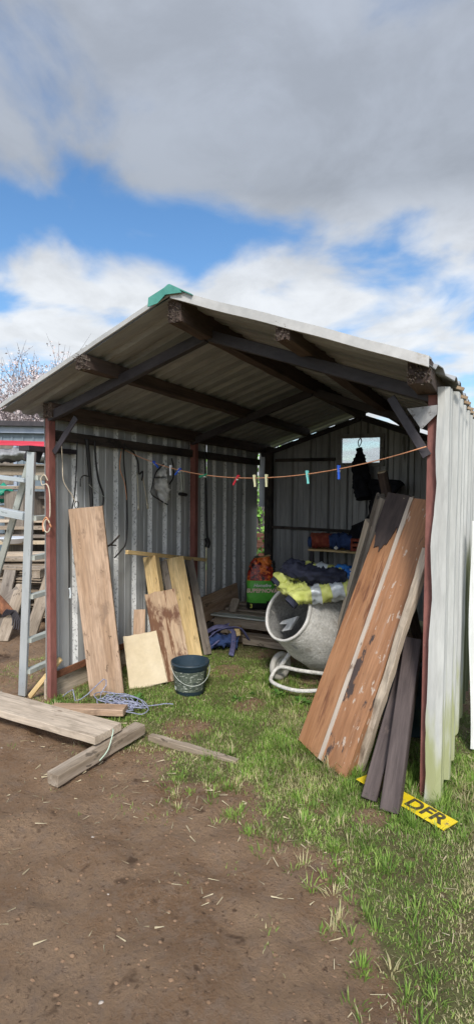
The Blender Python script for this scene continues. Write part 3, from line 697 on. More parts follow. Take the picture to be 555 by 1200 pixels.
board('timber_batten', 'round grey brown batten pressed against the left orange board', (1.81, .95, .0), (2.255, .66, 1.50), (.8, .2, 0), .06, .05, M['greyw'], group=G2, ch=.018)
board('wood_block', 'small fresh sawn block wedged between the tops of the orange boards', (2.44, .52, 1.40), (2.435, .47, 1.51), (1, -.5, 0), .05, .04, M['bright'], 'block')
board('wood_block', 'second sawn end showing beside the red post above the orange boards', (2.56, .50, 1.40), (2.57, .47, 1.515), (1, -.5, 0), .07, .04, M['yellow'], 'block')
board('wooden_pole', 'dark pole with a pale sawn end leaning behind the orange boards', (2.35, 1.95, .0), (2.05, 1.52, 1.69), (1, 0, 0), .075, .07, M['beam'], 'pole', ch=.02)
o = tag(MB().rings(lathe([(0, .001), (0, .034), (.008, .034), (.008, .001)], (2.0485, 1.5175, 1.692), (-.17, -.24, .95), 14), 0, False).make('sawn_end_cap', M['bright']), 'pale round sawn disc on top of the dark pole', 'wood disc')
G3 = 'purple brown posts by the right post'
board('fence_post', 'shorter purple brown post leaning left, beside the grey board', (2.385, -.165, .0), (2.485, .36, .64), (1, 0, 0), .075, .08, M['purple'], 'post', G3, rag=.006)
board('fence_post', 'longer purple brown post standing nearest the yellow plate', (2.495, -.215, .0), (2.515, .26, .72), (1, 0, 0), .088, .085, M['purple'], 'post', G3, rag=.006)
# dark drum in the shade
b = MB(); b.rings(lathe([(0, .10), (0, .15), (.02, .165), (.16, .175), (.18, .185), (.20, .175), (.40, .17), (.42, .16), (.43, .02)], (2.42, .75, .0), (0, .15, 1), 28))
tag(b.make('plastic_drum', M['bucket']), 'dark rounded drum in the shade behind the purple brown posts', 'drum')

# ------------------------------------------------------------------ ladder
lad = thing('step_ladder', (-.15, .1, 0), 'aluminium step ladder standing outside the shed left of the red post', 'ladder')
S1a, S1b = V((-.245, .0, .0)), V((-.02, -.10, 1.80)); S2a, S2b = V((-.27, .40, .0)), V((-.08, .30, 1.80))
plank('stile', S1a, S1b, (.95, .3, 0), .058, .03, M['alu'], lad, warp=0)
plank('stile', S2a, S2b, (.95, .3, 0), .022, .03, M['aludull'], lad, warp=0)
for f in (.10, .235, .42, .58, .74, .90):
    plank('rung', S1a.lerp(S1b, f)+V((.02, .02, 0)), S2a.lerp(S2b, f), (0, 0, 1), .035, .05, M['aludull'], lad, 3, 0)
S3a, S3b = V((-1.15, .24, .0)), V((-.09, -.05, 1.74)); plank('back_leg', S3a, S3b, (.9, .3, 0), .045, .03, M['aludull'], lad, warp=0)
S4a, S4b = V((-.90, -.02, .0)), V((-.70, -.12, 1.70)); plank('back_leg', S4a, S4b, (.9, .3, 0), .045, .03, M['aludull'], lad, warp=0)
for z, hh, z2 in ((1.60, .030, 1.64), (1.345, .055, 1.40)):
    q = z/1.80; plank('tread', S1a.lerp(S1b, q)+V((-.035, 0, 0)), (-.72, -.12, z2+.02), (0, 0, 1), hh, .06, M['alu'], lad, 4, 0)
b = MB(); b.box((-.05, .09, 1.825), (.10, .46, .035)); b.box((-.11, .0, 1.79), (.06, .10, .09), Matrix.Rotation(.5, 3, 'Y')); b.make('top_cap', M['darksteel'], lad)

# ------------------------------------------------------------------ bucket
bk = thing('bucket', (.80, .68, 0), 'dark navy plastic tub with a worn label and wire handle on the grass', 'bucket')
C = (.80, .68, gz(.8, .68))
b = MB(); b.rings(lathe([(0, .005), (0, .105), (.008, .112), (.20, .136), (.205, .143), (.225, .143), (.228, .149), (.243, .149), (.245, .139), (.03, .105), (.028, .004)], C, (0, 0, 1), 44), cap=False); b.make('tub', M['bucket'], bk)
b = MB(); n = 26; rings = []
for (z, r) in ((.035, .117), (.19, .1365)):
    rings.append([V(C)+V((math.cos(a)*r, math.sin(a)*r, z)) for a in (R(205)+R(150)*k/(n-1) for k in range(n))])
b.rings(rings, 0, True, cap=False, closed=False); b.make('label_print', M['blabel'], bk)
b = MB(); n = 4
b.rings([[V(C)+V((math.cos(a)*r, math.sin(a)*r, z)) for a in (R(228)+R(14)*k/3 for k in range(4))] for (z, r) in ((.035, .1185), (.065, .1222))], 0, True, cap=False, closed=False); b.make('sticker', M['ink'], bk)
hp = []
for k in range(13):
    a = math.pi*k/12; hp.append(V(C)+V((-math.cos(a)*.148*.89+math.sin(a)*.10, -math.cos(a)*.148*.45-math.sin(a)*.125, .215-math.sin(a)*.115)))
MB().tube(hp, .0028, 6, sub=2).make('wire_handle', M['aludull'], bk)

# ------------------------------------------------------------------ cement mixer
mx = thing('cement_mixer', (1.5, 1.25, 0), 'old grey cement mixer with crusted drum tipped towards the yard', 'mixer')
Mc, Bc = V((1.455, 1.03, .605)), V((1.64, 1.44, .395)); ax = (Mc-Bc).normalized(); Lm = (Mc-Bc).length
prof = [(Lm, .214), (Lm*.78, .245), (Lm*.45, .303), (Lm*.14, .325), (.0, .330), (-.012, .340), (-.04, .340), (-.052, .330), (-.15, .315), (-.30, .22), (-.36, .12), (-.37, .01)]
b = MB(); b.rings(lathe(prof, Bc, ax, 60, .008, 3), cap=False); b.make('drum', M['conc'], mx)
b = MB(); b.rings(lathe([(Lm, .208), (Lm*.78, .237), (Lm*.45, .281), (.0, .30), (-.15, .285), (-.28, .20), (-.34, .02)], Bc, ax, 48, .016, 5), cap=False); b.make('drum_lining', M['concin'], mx)
b = MB(); b.rings(lathe([(Lm-.008+.016*math.cos(a), .217+.011*math.sin(a)) for a in (2*math.pi*k/10 for k in range(10))], Bc, ax, 60, .003), wrap=True); b.make('rim', M['rim'], mx)
for k in range(2):   # paddles
    a = k*2.4+.3; s1 = ax.orthogonal().normalized(); s2 = ax.cross(s1); dr = s1*math.cos(a)+s2*math.sin(a); tn = ax.cross(dr)
    p = [Bc+ax*.30+dr*.26, Bc+ax*.02+dr*.30, Bc+ax*.0+dr*.16+tn*.06, Bc+ax*.26+dr*.15+tn*.03]
    b = MB(); b.add([q for q in p]+[q+tn*.012 for q in p], [(0, 1, 2, 3), (7, 6, 5, 4), (0, 4, 5, 1), (1, 5, 6, 2), (2, 6, 7, 3), (3, 7, 4, 0)]); b.make('paddle', M['conc'], mx)
# frame tubes
fr = [(1.80, 1.02, .065), (1.58, .93, .050), (1.37, .98, .055), (1.315, 1.07, .075), (1.36, 1.13, .135), (1.55, 1.10, .145), (1.86, 1.12, .15)]
MB().tube(fr, .015, 8, sub=6).make('base_frame', M['conc'], mx)
MB().tube([(1.36, 1.13, .135), (1.45, 1.35, .30), (1.62, 1.6, .36)], .018, 8, sub=3).make('base_frame', M['conc'], mx)
MB().tube([(1.86, 1.12, .15), (1.95, 1.6, .25), (1.9, 1.9, .06)], .018, 8, sub=4).make('base_frame', M['conc'], mx)
MB().box((2.0, 1.75, .42), (.22, .26, .26)).make('motor_housing', M['conc'], mx)
def wheel(c, axd, r=.115):
    b = MB(); b.rings(lathe([(.024*math.cos(a), r-.022+.024*math.sin(a)) for a in (2*math.pi*k/10 for k in range(10))], c, axd, 36), wrap=True); w = b.make('wheel', M['wheelr'], mx)
    b = MB(); b.rings(lathe([(-.014, .012), (-.014, .03), (-.006, .035), (-.006, r-.04), (-.018, r-.028), (.018, r-.028), (.006, r-.04), (.006, .035), (.014, .03), (.014, .012)], c, axd, 28)); b.make('wheel_rim', M['conc'], w)
M['wheelr'] = mat('muddy_tyre', (.30, .285, .25), (.42, .40, .36), (12, 12, 12), .9, bump=.5)
wheel(V((1.325, 1.22, .115)), V((.80, .15, 0))+V((0, -.45, 0)))
wheel(V((1.80, 1.72, .115)), V((.80, .15, 0))+V((0, -.45, 0)))
# things in the drum
b = MB(); P = [V((1.36, 1.17, .50)), V((1.50, 1.14, .56)), V((1.44, 1.11, .45)), V((1.37, 1.13, .425)), V((1.41, 1.14, .485)), V((1.34, 1.15, .475))]
b.add(P+[p+V((.01, .02, -.004)) for p in P], [(0, 1, 2, 4, 5), (2, 3, 4), (11, 10, 8, 7, 6), (10, 9, 8)]+[(i, (i+1) % 6, 6+(i+1) % 6, 6+i) for i in range(6)])
tag(b.make('white_board_scrap', M['ink2'] if 'ink2' in M else M['bagwhite']), 'angular white scrap lying in the mouth of the mixer drum', 'scrap')

# ------------------------------------------------------------------ cloth helpers
def cloth_tube(path, rw, rh, wr=.018, n=28, sub=7, seed=0, t0=0., t1=1., open_end=False, puff=1., sag=.0):
    pts = catmull([V(p) for p in path], sub); K = len(pts); rings = []
    i0, i1 = int(round(t0*(K-1))), int(round(t1*(K-1)))
    for i in range(i0, i1+1):
        f = i/(K-1); t = (pts[min(i+1, K-1)]-pts[max(i-1, 0)]).normalized(); side = t.cross(V((0, 0, 1))).normalized(); up = side.cross(t)
        w = rw(f) if callable(rw) else rw; h = rh(f) if callable(rh) else rh
        ring = []
        for k in range(n):
            a = 2*math.pi*k/n; ca, sa = math.cos(a), math.sin(a)
            p = pts[i]+side*ca*w*puff+up*sa*h*puff
            q = V((f*9+seed, a*1.3, seed)); nn = noise.noise(q)*wr-abs(noise.noise(V((f*13+seed, ca*1.8+f*5, sa*1.8))))*wr*.45+noise.noise(q*2.7+V((7, 1, 3)))*wr*.6+abs(noise.noise(V((f*24+ca*3, sa*3, seed+3))))*wr*.7
            ring.append(p+(side*ca+up*sa)*nn)
        rings.append(ring)
    return rings
def cap_in(b, ring, depth, d):
    """cuff opening: an inward recess"""
    c = sum(ring, V((0, 0, 0)))/len(ring); r2 = [c+(p-c)*.80 for p in ring]; r3 = [c+(p-c)*.7+V(d)*depth for p in ring]
    b.rings([ring, r2, r3], 0, True, cap=False)
# hi-vis clothes on top of the drum
jk = thing('hi_vis_jacket', (1.6, 1.2, .62), 'yellow and navy hi-vis work jacket with silver bands piled on the mixer drum', 'jacket')
# lower sleeve running from right to the dark cuff at left
low = [(1.90, 1.13, .825), (1.78, 1.06, .795), (1.67, 1.00, .775), (1.57, .95, .755), (1.52, .91, .70)]
fw = lambda f: .085-.03*f
b = MB(); b.rings(cloth_tube(low, fw, lambda f: .078-.026*f, .026, seed=1, t0=0, t1=.86), cap=True); sl = b.make('sleeve', M['hivis'], jk)
for (a, c) in ((.12, .24), (.40, .52)):
    b = MB(); b.rings(cloth_tube(low, fw, lambda f: .078-.026*f, .026, seed=1, t0=a, t1=c, puff=1.05), cap=False); b.make('reflective_band', M['silver'], sl)
b = MB(); rg = cloth_tube(low, lambda f: .058, lambda f: .05, .010, seed=1, t0=.82, t1=1.0); b.rings(rg, cap=False); cap_in(b, rg[-1], .07, (.3, .5, .2)); b.make('cuff', M['navy'], sl)
# upper sleeve with cuff at far left
up_ = [(1.62, 1.22, .905), (1.50, 1.13, .90), (1.42, 1.05, .875), (1.36, 1.0, .82)]
b = MB(); b.rings(cloth_tube(up_, .068, .055, .022, seed=4, t0=0, t1=.88)); sl = b.make('sleeve', M['hivis'], jk)
b = MB(); rg = cloth_tube(up_, .056, .05, .010, seed=4, t0=.84, t1=1.0); b.rings(rg, cap=False); cap_in(b, rg[-1], .06, (.4, .5, .3)); b.make('cuff', M['navy'], sl)
fold = [(1.40, 1.05, .85), (1.46, 1.0, .80), (1.54, 1.0, .79), (1.60, 1.04, .83)]
b = MB(); b.rings(cloth_tube(fold, .05, .048, .03, seed=6)); b.make('sleeve_fold', M['hivis'], jk)
# navy body lying over the sleeves
bod = [(1.43, 1.06, .965), (1.50, 1.06, .935), (1.62, 1.08, .915), (1.76, 1.10, .905), (1.88, 1.14, .895)]
b = MB(); b.rings(cloth_tube(bod, lambda f: .075+.06*math.sin(math.pi*min(1, f*1.2)), lambda f: .044+.014*math.sin(3*f), .036, seed=9, n=36, sub=9)); bd = b.make('body', M['navy'], jk)
bod2 = [(1.47, 1.16, .955), (1.60, 1.16, .955), (1.74, 1.18, .93), (1.84, 1.20, .91)]
b = MB(); b.rings(cloth_tube(bod2, .07, .035, .022, seed=12)); yk = b.make('yoke', M['hivis'], jk)
b = MB(); b.rings(cloth_tube(bod2, .07, .035, .022, seed=12, t0=.42, t1=.62, puff=1.06), cap=False); b.make('reflective_band', M['silver'], yk)
b = MB(); b.rings(cloth_tube([(1.40, 1.05, .86), (1.435, 1.03, .93), (1.47, 1.05, .985), (1.56, 1.10, .965)], .045, .03, .02, seed=15)); b.make('collar', M['navy'], jk)
b = MB(); b.rings(cloth_tube([(1.80, 1.25, .955), (1.88, 1.2, .945), (1.945, 1.14, .90)], .055, .022, .02, seed=17)); tag(b.make('plastic_sheet', M['blueplas']), 'crumpled bright blue plastic tucked behind the hi-vis jacket', 'plastic')
b = MB(); b.rings(cloth_tube([(1.90, 1.23, .945), (1.93, 1.16, .93), (1.95, 1.12, .90)], .035, .02, .02, seed=19)); tag(b.make('plastic_bag', M['bagwhite']), 'pale crumpled plastic beside the bright blue plastic', 'bag')

# ------------------------------------------------------------------ pallet, coal bag, straps at the back left
pal = thing('pallet', (.55, 2.55, 0), 'weathered broken pallet on the shed floor under the green fuel bag', 'pallet')
for k in range(6): plank('deck_board', (.18, 2.12+k*.16, .232-.008*(k % 2)), (1.28, 2.16+k*.16, .235), (0, 1, 0), .10, .018, M['aludull'] if k == 0 else M['pallet'], pal)
for k, y in enumerate((2.16, 2.55, 2.94)):
    plank('bearer', (.20, y, .165), (1.26, y+.03, .165), (0, 0, 1), .09, .09, M['pallet'], pal)
for k, y in enumerate((2.10, 2.6)): plank('base_board', (.42, y, .035), (1.30, y+.03, .04), (0, 1, 0), .12, .075, M['pallet'], pal)
board('broken_plank', 'broken brown plank sloping against the pallet left end', (.36, 2.02, .02), (.28, 2.45, .33), (.9, .3, 0), .09, .03, M['pallet'], 'plank', rag=.02)
board('wood_offcut', 'light brown offcut poking out in front of the pallet', (.58, 1.86, .14), (.50, 2.05, .12), (1, .3, .2), .10, .07, M['yellow'], 'offcut', rag=.01)
board('ground_plank', 'dark plank lying flat at the pallet front near the mixer', (.62, 2.0, .04), (1.30, 1.98, .05), (0, 1, 0), .10, .06, M['pallet'], 'plank', rag=.01)
bag = thing('fuel_bag', (.54, 2.55, .24), 'green and black bag of fuel with an orange ember print on the pallet', 'bag')
bC = V((.535, 2.55, .245)); fd = V((.46, -.89, 0)); sd = V((.89, .46, 0))   # faces the yard
def bagring(z, w, d, seed, wr):
    ring = []
    for k in range(40):
        a = 2*math.pi*k/40; c, s = math.cos(a), math.sin(a); e = .55
        p = bC+sd*(math.copysign(abs(c)**e, c)*w)+fd*(math.copysign(abs(s)**e, s)*d)+V((0, 0, z))
        ring.append(p+(sd*c+fd*s)*wr*(noise.noise(p*16+V((seed, 0, 0)))+.6*noise.noise(p*38)))
    return ring
zs = np.linspace(0, .56, 29); rings = []
for z in zs:
    f = z/.56
    w = .155 if f < .62 else .155-.07*((f-.62)/.38)**1.2; d = .085+.02*math.sin(math.pi*min(1, f*1.5)) if f < .7 else .09-.04*(f-.7)/.3
    if z == 0: w, d = .145, .075
    rings.append(bagring(z, w, d, 2, .010+.035*sstep(.55, 1, f)))
b = MB(); b.rings(rings); me_i = []
nq = 40
for i in range(len(zs)-1):
    zc = (zs[i]+zs[i+1])/2
    for k in range(nq): me_i.append(0 if zc < .10+.03*math.sin(k*.157*1+2.2) else (1 if zc < .315 else 2))
b.mi[:len(me_i)] = me_i; b.mi[-1] = 2
bb = b.make('bag_body', [M['bagblack'], M['baggreen'], M['bagfire']], bag)
# crumpled orange neck
b = MB(); b.rings(cloth_tube([tuple(bC+V((.03, 0, .40))), tuple(bC+V((.05, .0, .48))), tuple(bC+V((.035, -.01, .575)))], lambda f: .085-.01*f, lambda f: .06, .03, seed=31)); b.make('bag_neck', M['bagor'], bag)
b = MB(); b.rings(cloth_tube([tuple(bC+V((-.02, .03, .38))), tuple(bC+V((-.05, .03, .47))), tuple(bC+V((-.03, .03, .56)))], .05, .045, .03, seed=33)); b.make('bag_neck', M['bagblack'], bag)
b = MB(); b.rings(cloth_tube([tuple(bC+V((.13, .02, .38))), tuple(bC+V((.13, .02, .46))), tuple(bC+V((.12, .03, .53)))], .025, .02, .015, seed=35)); b.make('bag_neck', M['bagblack'], bag)
def text(s, size, origin, right, up_, mt, parent=None, name='lettering', ext=.0015, bold=0., shear=0.):
    c = bpy.data.curves.new('t', 'FONT'); c.body = s; c.size = size; c.extrude = ext; c.offset = bold; c.align_x = 'CENTER'; c.align_y = 'CENTER'; c.shear = shear
    o = bpy.data.objects.new('t', c); COL.objects.link(o); dg = bpy.context.evaluated_depsgraph_get(); dg.update()
    me = bpy.data.meshes.new_from_object(o.evaluated_get(dg)); bpy.data.objects.remove(o)
    me.materials.clear(); me.materials.append(mt); q = bpy.data.objects.new(name, me); COL.objects.link(q)
    r = V(right).normalized(); u = V(up_); u = (u-r*u.dot(r)).normalized(); nn = r.cross(u); m_ = Matrix.Identity(4)
    for i in range(3): m_[i][0], m_[i][1], m_[i][2] = r[i], u[i], nn[i]
    m_.translation = V(origin)
    if parent: q.parent = parent; m_ = Matrix.Translation(-ORG[parent.name]) @ m_
    q.matrix_local = m_; return q
ff = bC+fd*.118
text('SUPERNOVA', .058, ff+V((0, 0, .215))+sd*.01, sd, (0, 0, 1), M['inkred'], bag, bold=.0022)
text('Homefire', .048, ff+V((0, 0, .272))+sd*.01, sd, (0, 0, 1), M['ink'], bag, bold=.001, shear=.3)
text('3', .06, ff-fd*.012+V((0, 0, .045))-sd*.105, sd, (0, 0, 1), M['inky'], bag, bold=.002)
# blue webbing straps
st = MB()
for pts in ([(.30, 1.72, .12), (.42, 1.78, .20), (.55, 1.85, .17), (.62, 1.75, .08), (.70, 1.55, .02)], [(.36, 1.62, .06), (.45, 1.75, .17), (.60, 1.88, .19), (.68, 1.92, .10), (.66, 2.0, .02)],
            [(.34, 1.80, .15), (.48, 1.70, .10), (.40, 1.60, .03)], [(.50, 1.86, .21), (.40, 1.92, .16), (.33, 1.85, .08), (.35, 1.66, .02)]):
    st.tube(pts, .026, 8, sub=6, flat=.25)
tag(st.make('webbing_strap', M['strap']), 'tangled blue purple webbing straps heaped on the floor behind the bucket', 'strap')
b = MB(); b.rings(cloth_tube([(.34, 1.66, .05), (.48, 1.78, .07), (.60, 1.86, .05)], .10, .05, .05, seed=41)); tag(b.make('blue_cloth', M['bluecl']), 'dark blue cloth crumpled under the tangled straps', 'cloth')

# blue rope heap
rp = []; rnd = random.Random(21)
for i in range(150):
    a = i*.62+rnd.uniform(-.2, .2); r_ = .055+.045*math.sin(i*.19)+rnd.uniform(-.01, .01); cx = .55+.10*math.sin(i*.045)
    rp.append((cx+r_*1.5*math.cos(a), .16+r_*math.sin(a)*.9+.05*math.cos(i*.05), .014+.038*abs(math.sin(i*.31))*math.exp(-((i % 47)/47.))+.006))
rp += [(.72, .24, .015), (.80, .34, .012), (.86, .36, .012)]
pre = [(.10, .06, .03), (.16, .10, .08), (.22, .06, .02), (.30, .10, .07), (.36, .20, .16), (.385, .20, .12), (.38, .14, .03)]
tag(MB().tube(pre+rp, .0040, 6, sub=2).make('rope', M['rope']), 'tangled heap of blue and white rope at the foot of the tall brown board', 'rope')

# ------------------------------------------------------------------ shelf table and things at the back
tb = thing('work_table', (1.15, 3.3, 0), 'narrow table of dark legs with pale top board by the back wall', 'table')
plank('table_top', (.87, 3.32, .855), (1.62, 3.32, .855), (0, 1, 0), .40, .022, M['yellow'], tb)
for (x, y) in ((.91, 3.15), (1.58, 3.15), (.91, 3.49), (1.58, 3.49)): plank('leg', (x, y, 0), (x, y, .843), (1, 0, 0), .04, .04, M['darksteel'], tb, 3)
b = MB(); b.rings(cloth_tube([(.88, 3.20, .955), (.98, 3.24, .965), (1.10, 3.26, .96)], .085, .085, .018, seed=51)); q = b.make('rolled_blanket', M['redcl'])
tag(q, 'rolled dull red and blue blanket at the left end of the table', 'blanket'); ORG[q.name] = ORG[q.name]
b = MB(); b.rings(cloth_tube([(.86, 3.17, .945), (.90, 3.175, .945)], .058, .058, .01, seed=53)); b.make('blanket_end', M['bluecl'], q)
b = MB(); b.rings(cloth_tube([(1.08, 3.24, .95), (1.2, 3.28, .96), (1.36, 3.28, .95)], lambda f: .09, .085, .04, seed=55)); tag(b.make('blue_bag', M['bluecl']), 'dark blue soft bag beside the rolled blanket on the table', 'bag')
b = MB()
for z in (.885, .94, .995): b.box((1.47, 3.22, z), (.2, .22, .03))
for x in (1.38, 1.56): b.box((x, 3.22, .94), (.02, .2, .13))
tag(b.make('red_crate', M['redcl']), 'dull red slatted crate on the right end of the table', 'crate')
tag(MB().box((1.19, 3.165, .89), (.035, .012, .035), Matrix.Rotation(.7, 3, 'Y')).make('white_tag', M['ink']), 'small white tag in front of the dark blue bag', 'tag')
# hanging black overalls
hj = thing('hanging_overalls', (1.40, 3.45, .95), 'black work clothes hanging in front of the small window', 'clothes')
b = MB(); b.rings(cloth_tube([(1.355, 3.52, 1.97), (1.36, 3.50, 1.86), (1.40, 3.46, 1.66), (1.46, 3.42, 1.45)], lambda f: .045+.11*f, lambda f: .05+.02*f, .03, seed=61, n=24)); b.make('sleeve', M['blackcl'], hj)
b = MB(); b.rings(cloth_tube([(1.345, 3.50, 2.045), (1.36, 3.50, 1.98), (1.36, 3.50, 1.86)], lambda f: .035+.02*f, .035, .012, seed=63)); b.make('hood', M['blackcl'], hj)
b = MB(); b.rings(cloth_tube([(1.66, 3.40, 1.66), (1.64, 3.38, 1.48), (1.58, 3.36, 1.2), (1.58, 3.34, .90)], lambda f: .27-.02*f, lambda f: .09, .05, seed=65, n=40, sub=9)); b.make('body', M['blackcl'], hj)
MB().tube([(1.345, 3.50, 2.06), (1.33, 3.52, 2.12), (1.352, 3.54, 2.16), (1.37, 3.52, 2.12), (1.35, 3.50, 2.06)], .006, 6).make('neck_loop', M['rubber'], hj)
MB().tube([(1.352, 3.54, 2.155), (1.35, 3.56, 2.3), (1.34, 3.58, 2.42)], .004, 6).make('neck_cord', M['rubber'], hj)

# ------------------------------------------------------------------ clothes line and pegs
LA, LB = V((.02, .82, 1.89)), V((2.60, -.05, 1.765))
def lp(f):
    p = LA.lerp(LB, f); s = .20*(4*f*(1-f)); return V((p.x, p.y, p.z-s))
tag(MB().tube([lp(i/24) for i in range(25)], .0030, 6, sub=1).make('clothes_line', M['orcord']), 'thin orange clothes line sagging across the shed front', 'clothes line')
def peg(f, mt, tilt, colour, where):
    root = thing('clothes_peg', lp(f), f'{colour} clothes peg {where}', 'clothes peg', 'pegs clipped on the clothes line')
    ORG[root.name] = V((0, 0, 0))
    d = (lp(f+.01)-lp(f-.01)).normalized()
    for s in (-1, 1):
        rot = Matrix.Rotation(tilt+s*.09, 3, d.cross(V((0, 0, 1)))); b = MB()
        c = rot @ V((0, 0, -.018))
        e = Matrix.Identity(3); b.box(c+d.cross(V((0, 0, 1)))*.004*s, (.011, .010, .078), rot); b.make('prong', mt, root)
    b = MB(); b.tube([V((-.006, -.006, -.012)), V((.006, .006, -.012))], .006, 6, sub=1); b.make('spring', M['aludull'], root)
for a in [(0.176, M['pegblue'], .9, 'blue', 'leftmost on the line, against the left wall hooks'), (0.252, M['pegwhite'], .0, 'grey white', 'between the two left blue pegs'), (0.29, M['pegblue'], -1.0, 'tilted blue', 'second blue from the left'),
          (0.397, M['peggreen'], -1.4, 'dark green', 'lying along the line left of the red peg'), (0.517, M['pegred'], -.7, 'red', 'tilted near the middle of the line'), (0.575, M['pegcream'], .1, 'cream', 'just right of the red peg'),
          (0.613, M['pegcream'], .0, 'pale yellow', 'in front of the back corner post'), (0.732, M['pegteal'], .12, 'pale teal', 'alone right of the middle'), (0.813, M['pegblue'], .0, 'upright blue', 'under the small window')]:
    peg(*a)

# ------------------------------------------------------------------ things hanging on the left wall
def hang(name, label, cat, tubes, mats):
    """tubes: [(pts, radius, matkey, flat)] one mesh per hung item with small fittings as children"""
    b = MB(); pts, r_, mk, fl = tubes[0]; b.tube(pts, r_, 6, sub=5, flat=fl); o = b.make(name, M[mk]); tag(o, label, cat)
    for (pts, r_, mk, fl, nm) in mats:
        MB().tube(pts, r_, 6, sub=5, flat=fl).make(nm, M[mk], o)
x = .05
hang('dangling_string', 'pale cord looping down from the rail to a metal ring above the tall board', 'cord', [([(x, .11, 1.88), (x, .12, 1.74), (x, .13, 1.60), (x+.01, .20, 1.50), (x+.01, .24, 1.44)], .0035, 'string', 1)],
     [([(x+.02, .24+.022*math.cos(a), 1.425+.026*math.sin(a)) for a in np.linspace(0, 6.28, 12)], .003, 'rubber', 1, 'ring')])
hang('hanging_cable', 'thin black cable falling beside the ring and behind the tall board', 'cable', [([(x, .27, 1.90), (x, .26, 1.7), (x, .24, 1.5), (x-.02, .20, 1.25), (x-.02, .20, 1.0), (x-.02, .20, .78)], .005, 'rubber', 1)], [([(x-.015, .20, .80), (x-.01, .205, .76), (x-.01, .20, .72)], .009, 'silver', .6, 'plug')])
hang('hanging_strap', 'wide black strap hanging straight down behind the tall board', 'strap', [([(x, .37, 1.93), (x, .39, 1.8), (x, .41, 1.6), (x, .43, 1.36)], .014, 'rubber', .4)], [])
hang('hanging_hose', 'thin black hose bowing right of the wide black strap', 'hose', [([(x+.01, .45, 1.92), (x+.01, .46, 1.78), (x+.01, .49, 1.62), (x+.02, .535, 1.50), (x+.02, .52, 1.40), (x, .46, 1.33)], .008, 'rubber', 1)], [])
hang('wire_hook', 'small black hook with a thin trailing wire in front of the black straps', 'hook', [([(x+.03, .27, 1.56), (x+.03, .275, 1.62), (x+.03, .31, 1.645), (x+.04, .36, 1.635)], .005, 'rubber', 1)],
     [([(x+.03, .36, 1.58), (x+.03, .45, 1.52), (x+.03, .56, 1.47), (x+.03, .70, 1.39)], .0022, 'aludull', 1, 'wire')])
hang('hanging_cable', 'long black cable dropping in a bow and kicking left at its bottom end', 'cable', [([(x, .83, 1.93), (x+.02, .79, 1.85), (x+.02, .80, 1.70), (x+.02, .83, 1.50), (x+.02, .835, 1.2), (x+.03, .80, 1.08), (x+.03, .74, 1.03), (x+.03, .66, .98)], .0065, 'rubber', 1)], [])
hang('dangling_string', 'thin orange red cord beside the long black cable', 'cord', [([(x+.02, .76, 1.86), (x+.02, .74, 1.72), (x+.02, .80, 1.60), (x+.02, .83, 1.45)], .0035, 'orcord', 1)], [])
hang('hanging_cable', 'doubled black cable with two pale rods and brass ends', 'cable', [([(x, .83, 1.90), (x+.02, .92, 1.86), (x+.02, .98, 1.78), (x+.02, 1.0, 1.68), (x+.02, 1.05, 1.70), (x+.02, 1.04, 1.62)], .008, 'rubber', 1)],
     [([(x+.02, .97, 1.68), (x+.02, .985, 1.52), (x+.02, .99, 1.38)], .0045, 'brass', 1, 'rod'), ([(x+.02, 1.05, 1.66), (x+.02, 1.09, 1.52), (x+.02, 1.12, 1.38)], .0045, 'brass', 1, 'rod'),
      ([(x+.02, .99, 1.41), (x+.02, .99, 1.36)], .010, 'brass', 1, 'fitting'), ([(x+.02, 1.115, 1.42), (x+.02, 1.125, 1.37)], .010, 'brass', 1, 'fitting')])
hang('hanging_bag', 'crumpled grey white plastic bag hung on a black wire frame', 'bag', [([(x+.03, 1.36, 1.78), (x+.03, 1.24, 1.70), (x+.03, 1.18, 1.58), (x+.03, 1.17, 1.50), (x+.03, 1.28, 1.45), (x+.03, 1.42, 1.40)], .006, 'rubber', 1)], [])
b = MB(); b.rings(cloth_tube([(x+.02, 1.36, 1.74), (x+.02, 1.33, 1.66), (x+.02, 1.35, 1.54), (x+.02, 1.39, 1.43)], lambda f: .03+.045*math.sin(3*f), .03, .03, seed=71)); bg = bpy.data.objects['hanging_bag']; b.make('bag_body', M['bagwhite'], bg)
hang('hanging_hose', 'short curved black hose right of the crumpled bag', 'hose', [([(x+.02, 1.50, 1.84), (x+.02, 1.53, 1.76), (x+.02, 1.53, 1.66), (x+.02, 1.46, 1.59)], .007, 'rubber', 1)], [])
hang('hanging_clamp', 'pale forked clamp with a dark lower jaw on the wall left of the middle post', 'clamp', [([(x+.02, 1.66, 1.72), (x+.02, 1.67, 1.62), (x+.02, 1.68, 1.52)], .012, 'aludull', 1)], [([(x+.02, 1.70, 1.73), (x+.02, 1.72, 1.62), (x+.02, 1.71, 1.52)], .008, 'aludull', 1, 'arm'), ([(x+.02, 1.64, 1.50), (x+.02, 1.76, 1.49)], .018, 'rubber', 1, 'jaw')])
hang('hanging_strap', 'long black strap with a knot at its end right of the middle post', 'strap', [([(x, 2.16, 1.93), (x, 2.18, 1.6), (x, 2.20, 1.2), (x, 2.22, .98)], .012, 'rubber', .4)], [([(x, 2.20, 1.02), (x+.01, 2.22, .97), (x, 2.21, .92)], .026, 'rubber', .8, 'knot')])
hang('twig', 'dark forked twig stuck behind the tall brown board', 'twig', [([(x+.02, .52, 1.06), (x+.03, .60, 1.09), (x+.03, .66, 1.12), (x+.03, .72, 1.16)], .008, 'dark', 1)], [([(x+.03, .60, 1.09), (x+.03, .68, 1.08)], .006, 'dark', 1, 'side_twig')])
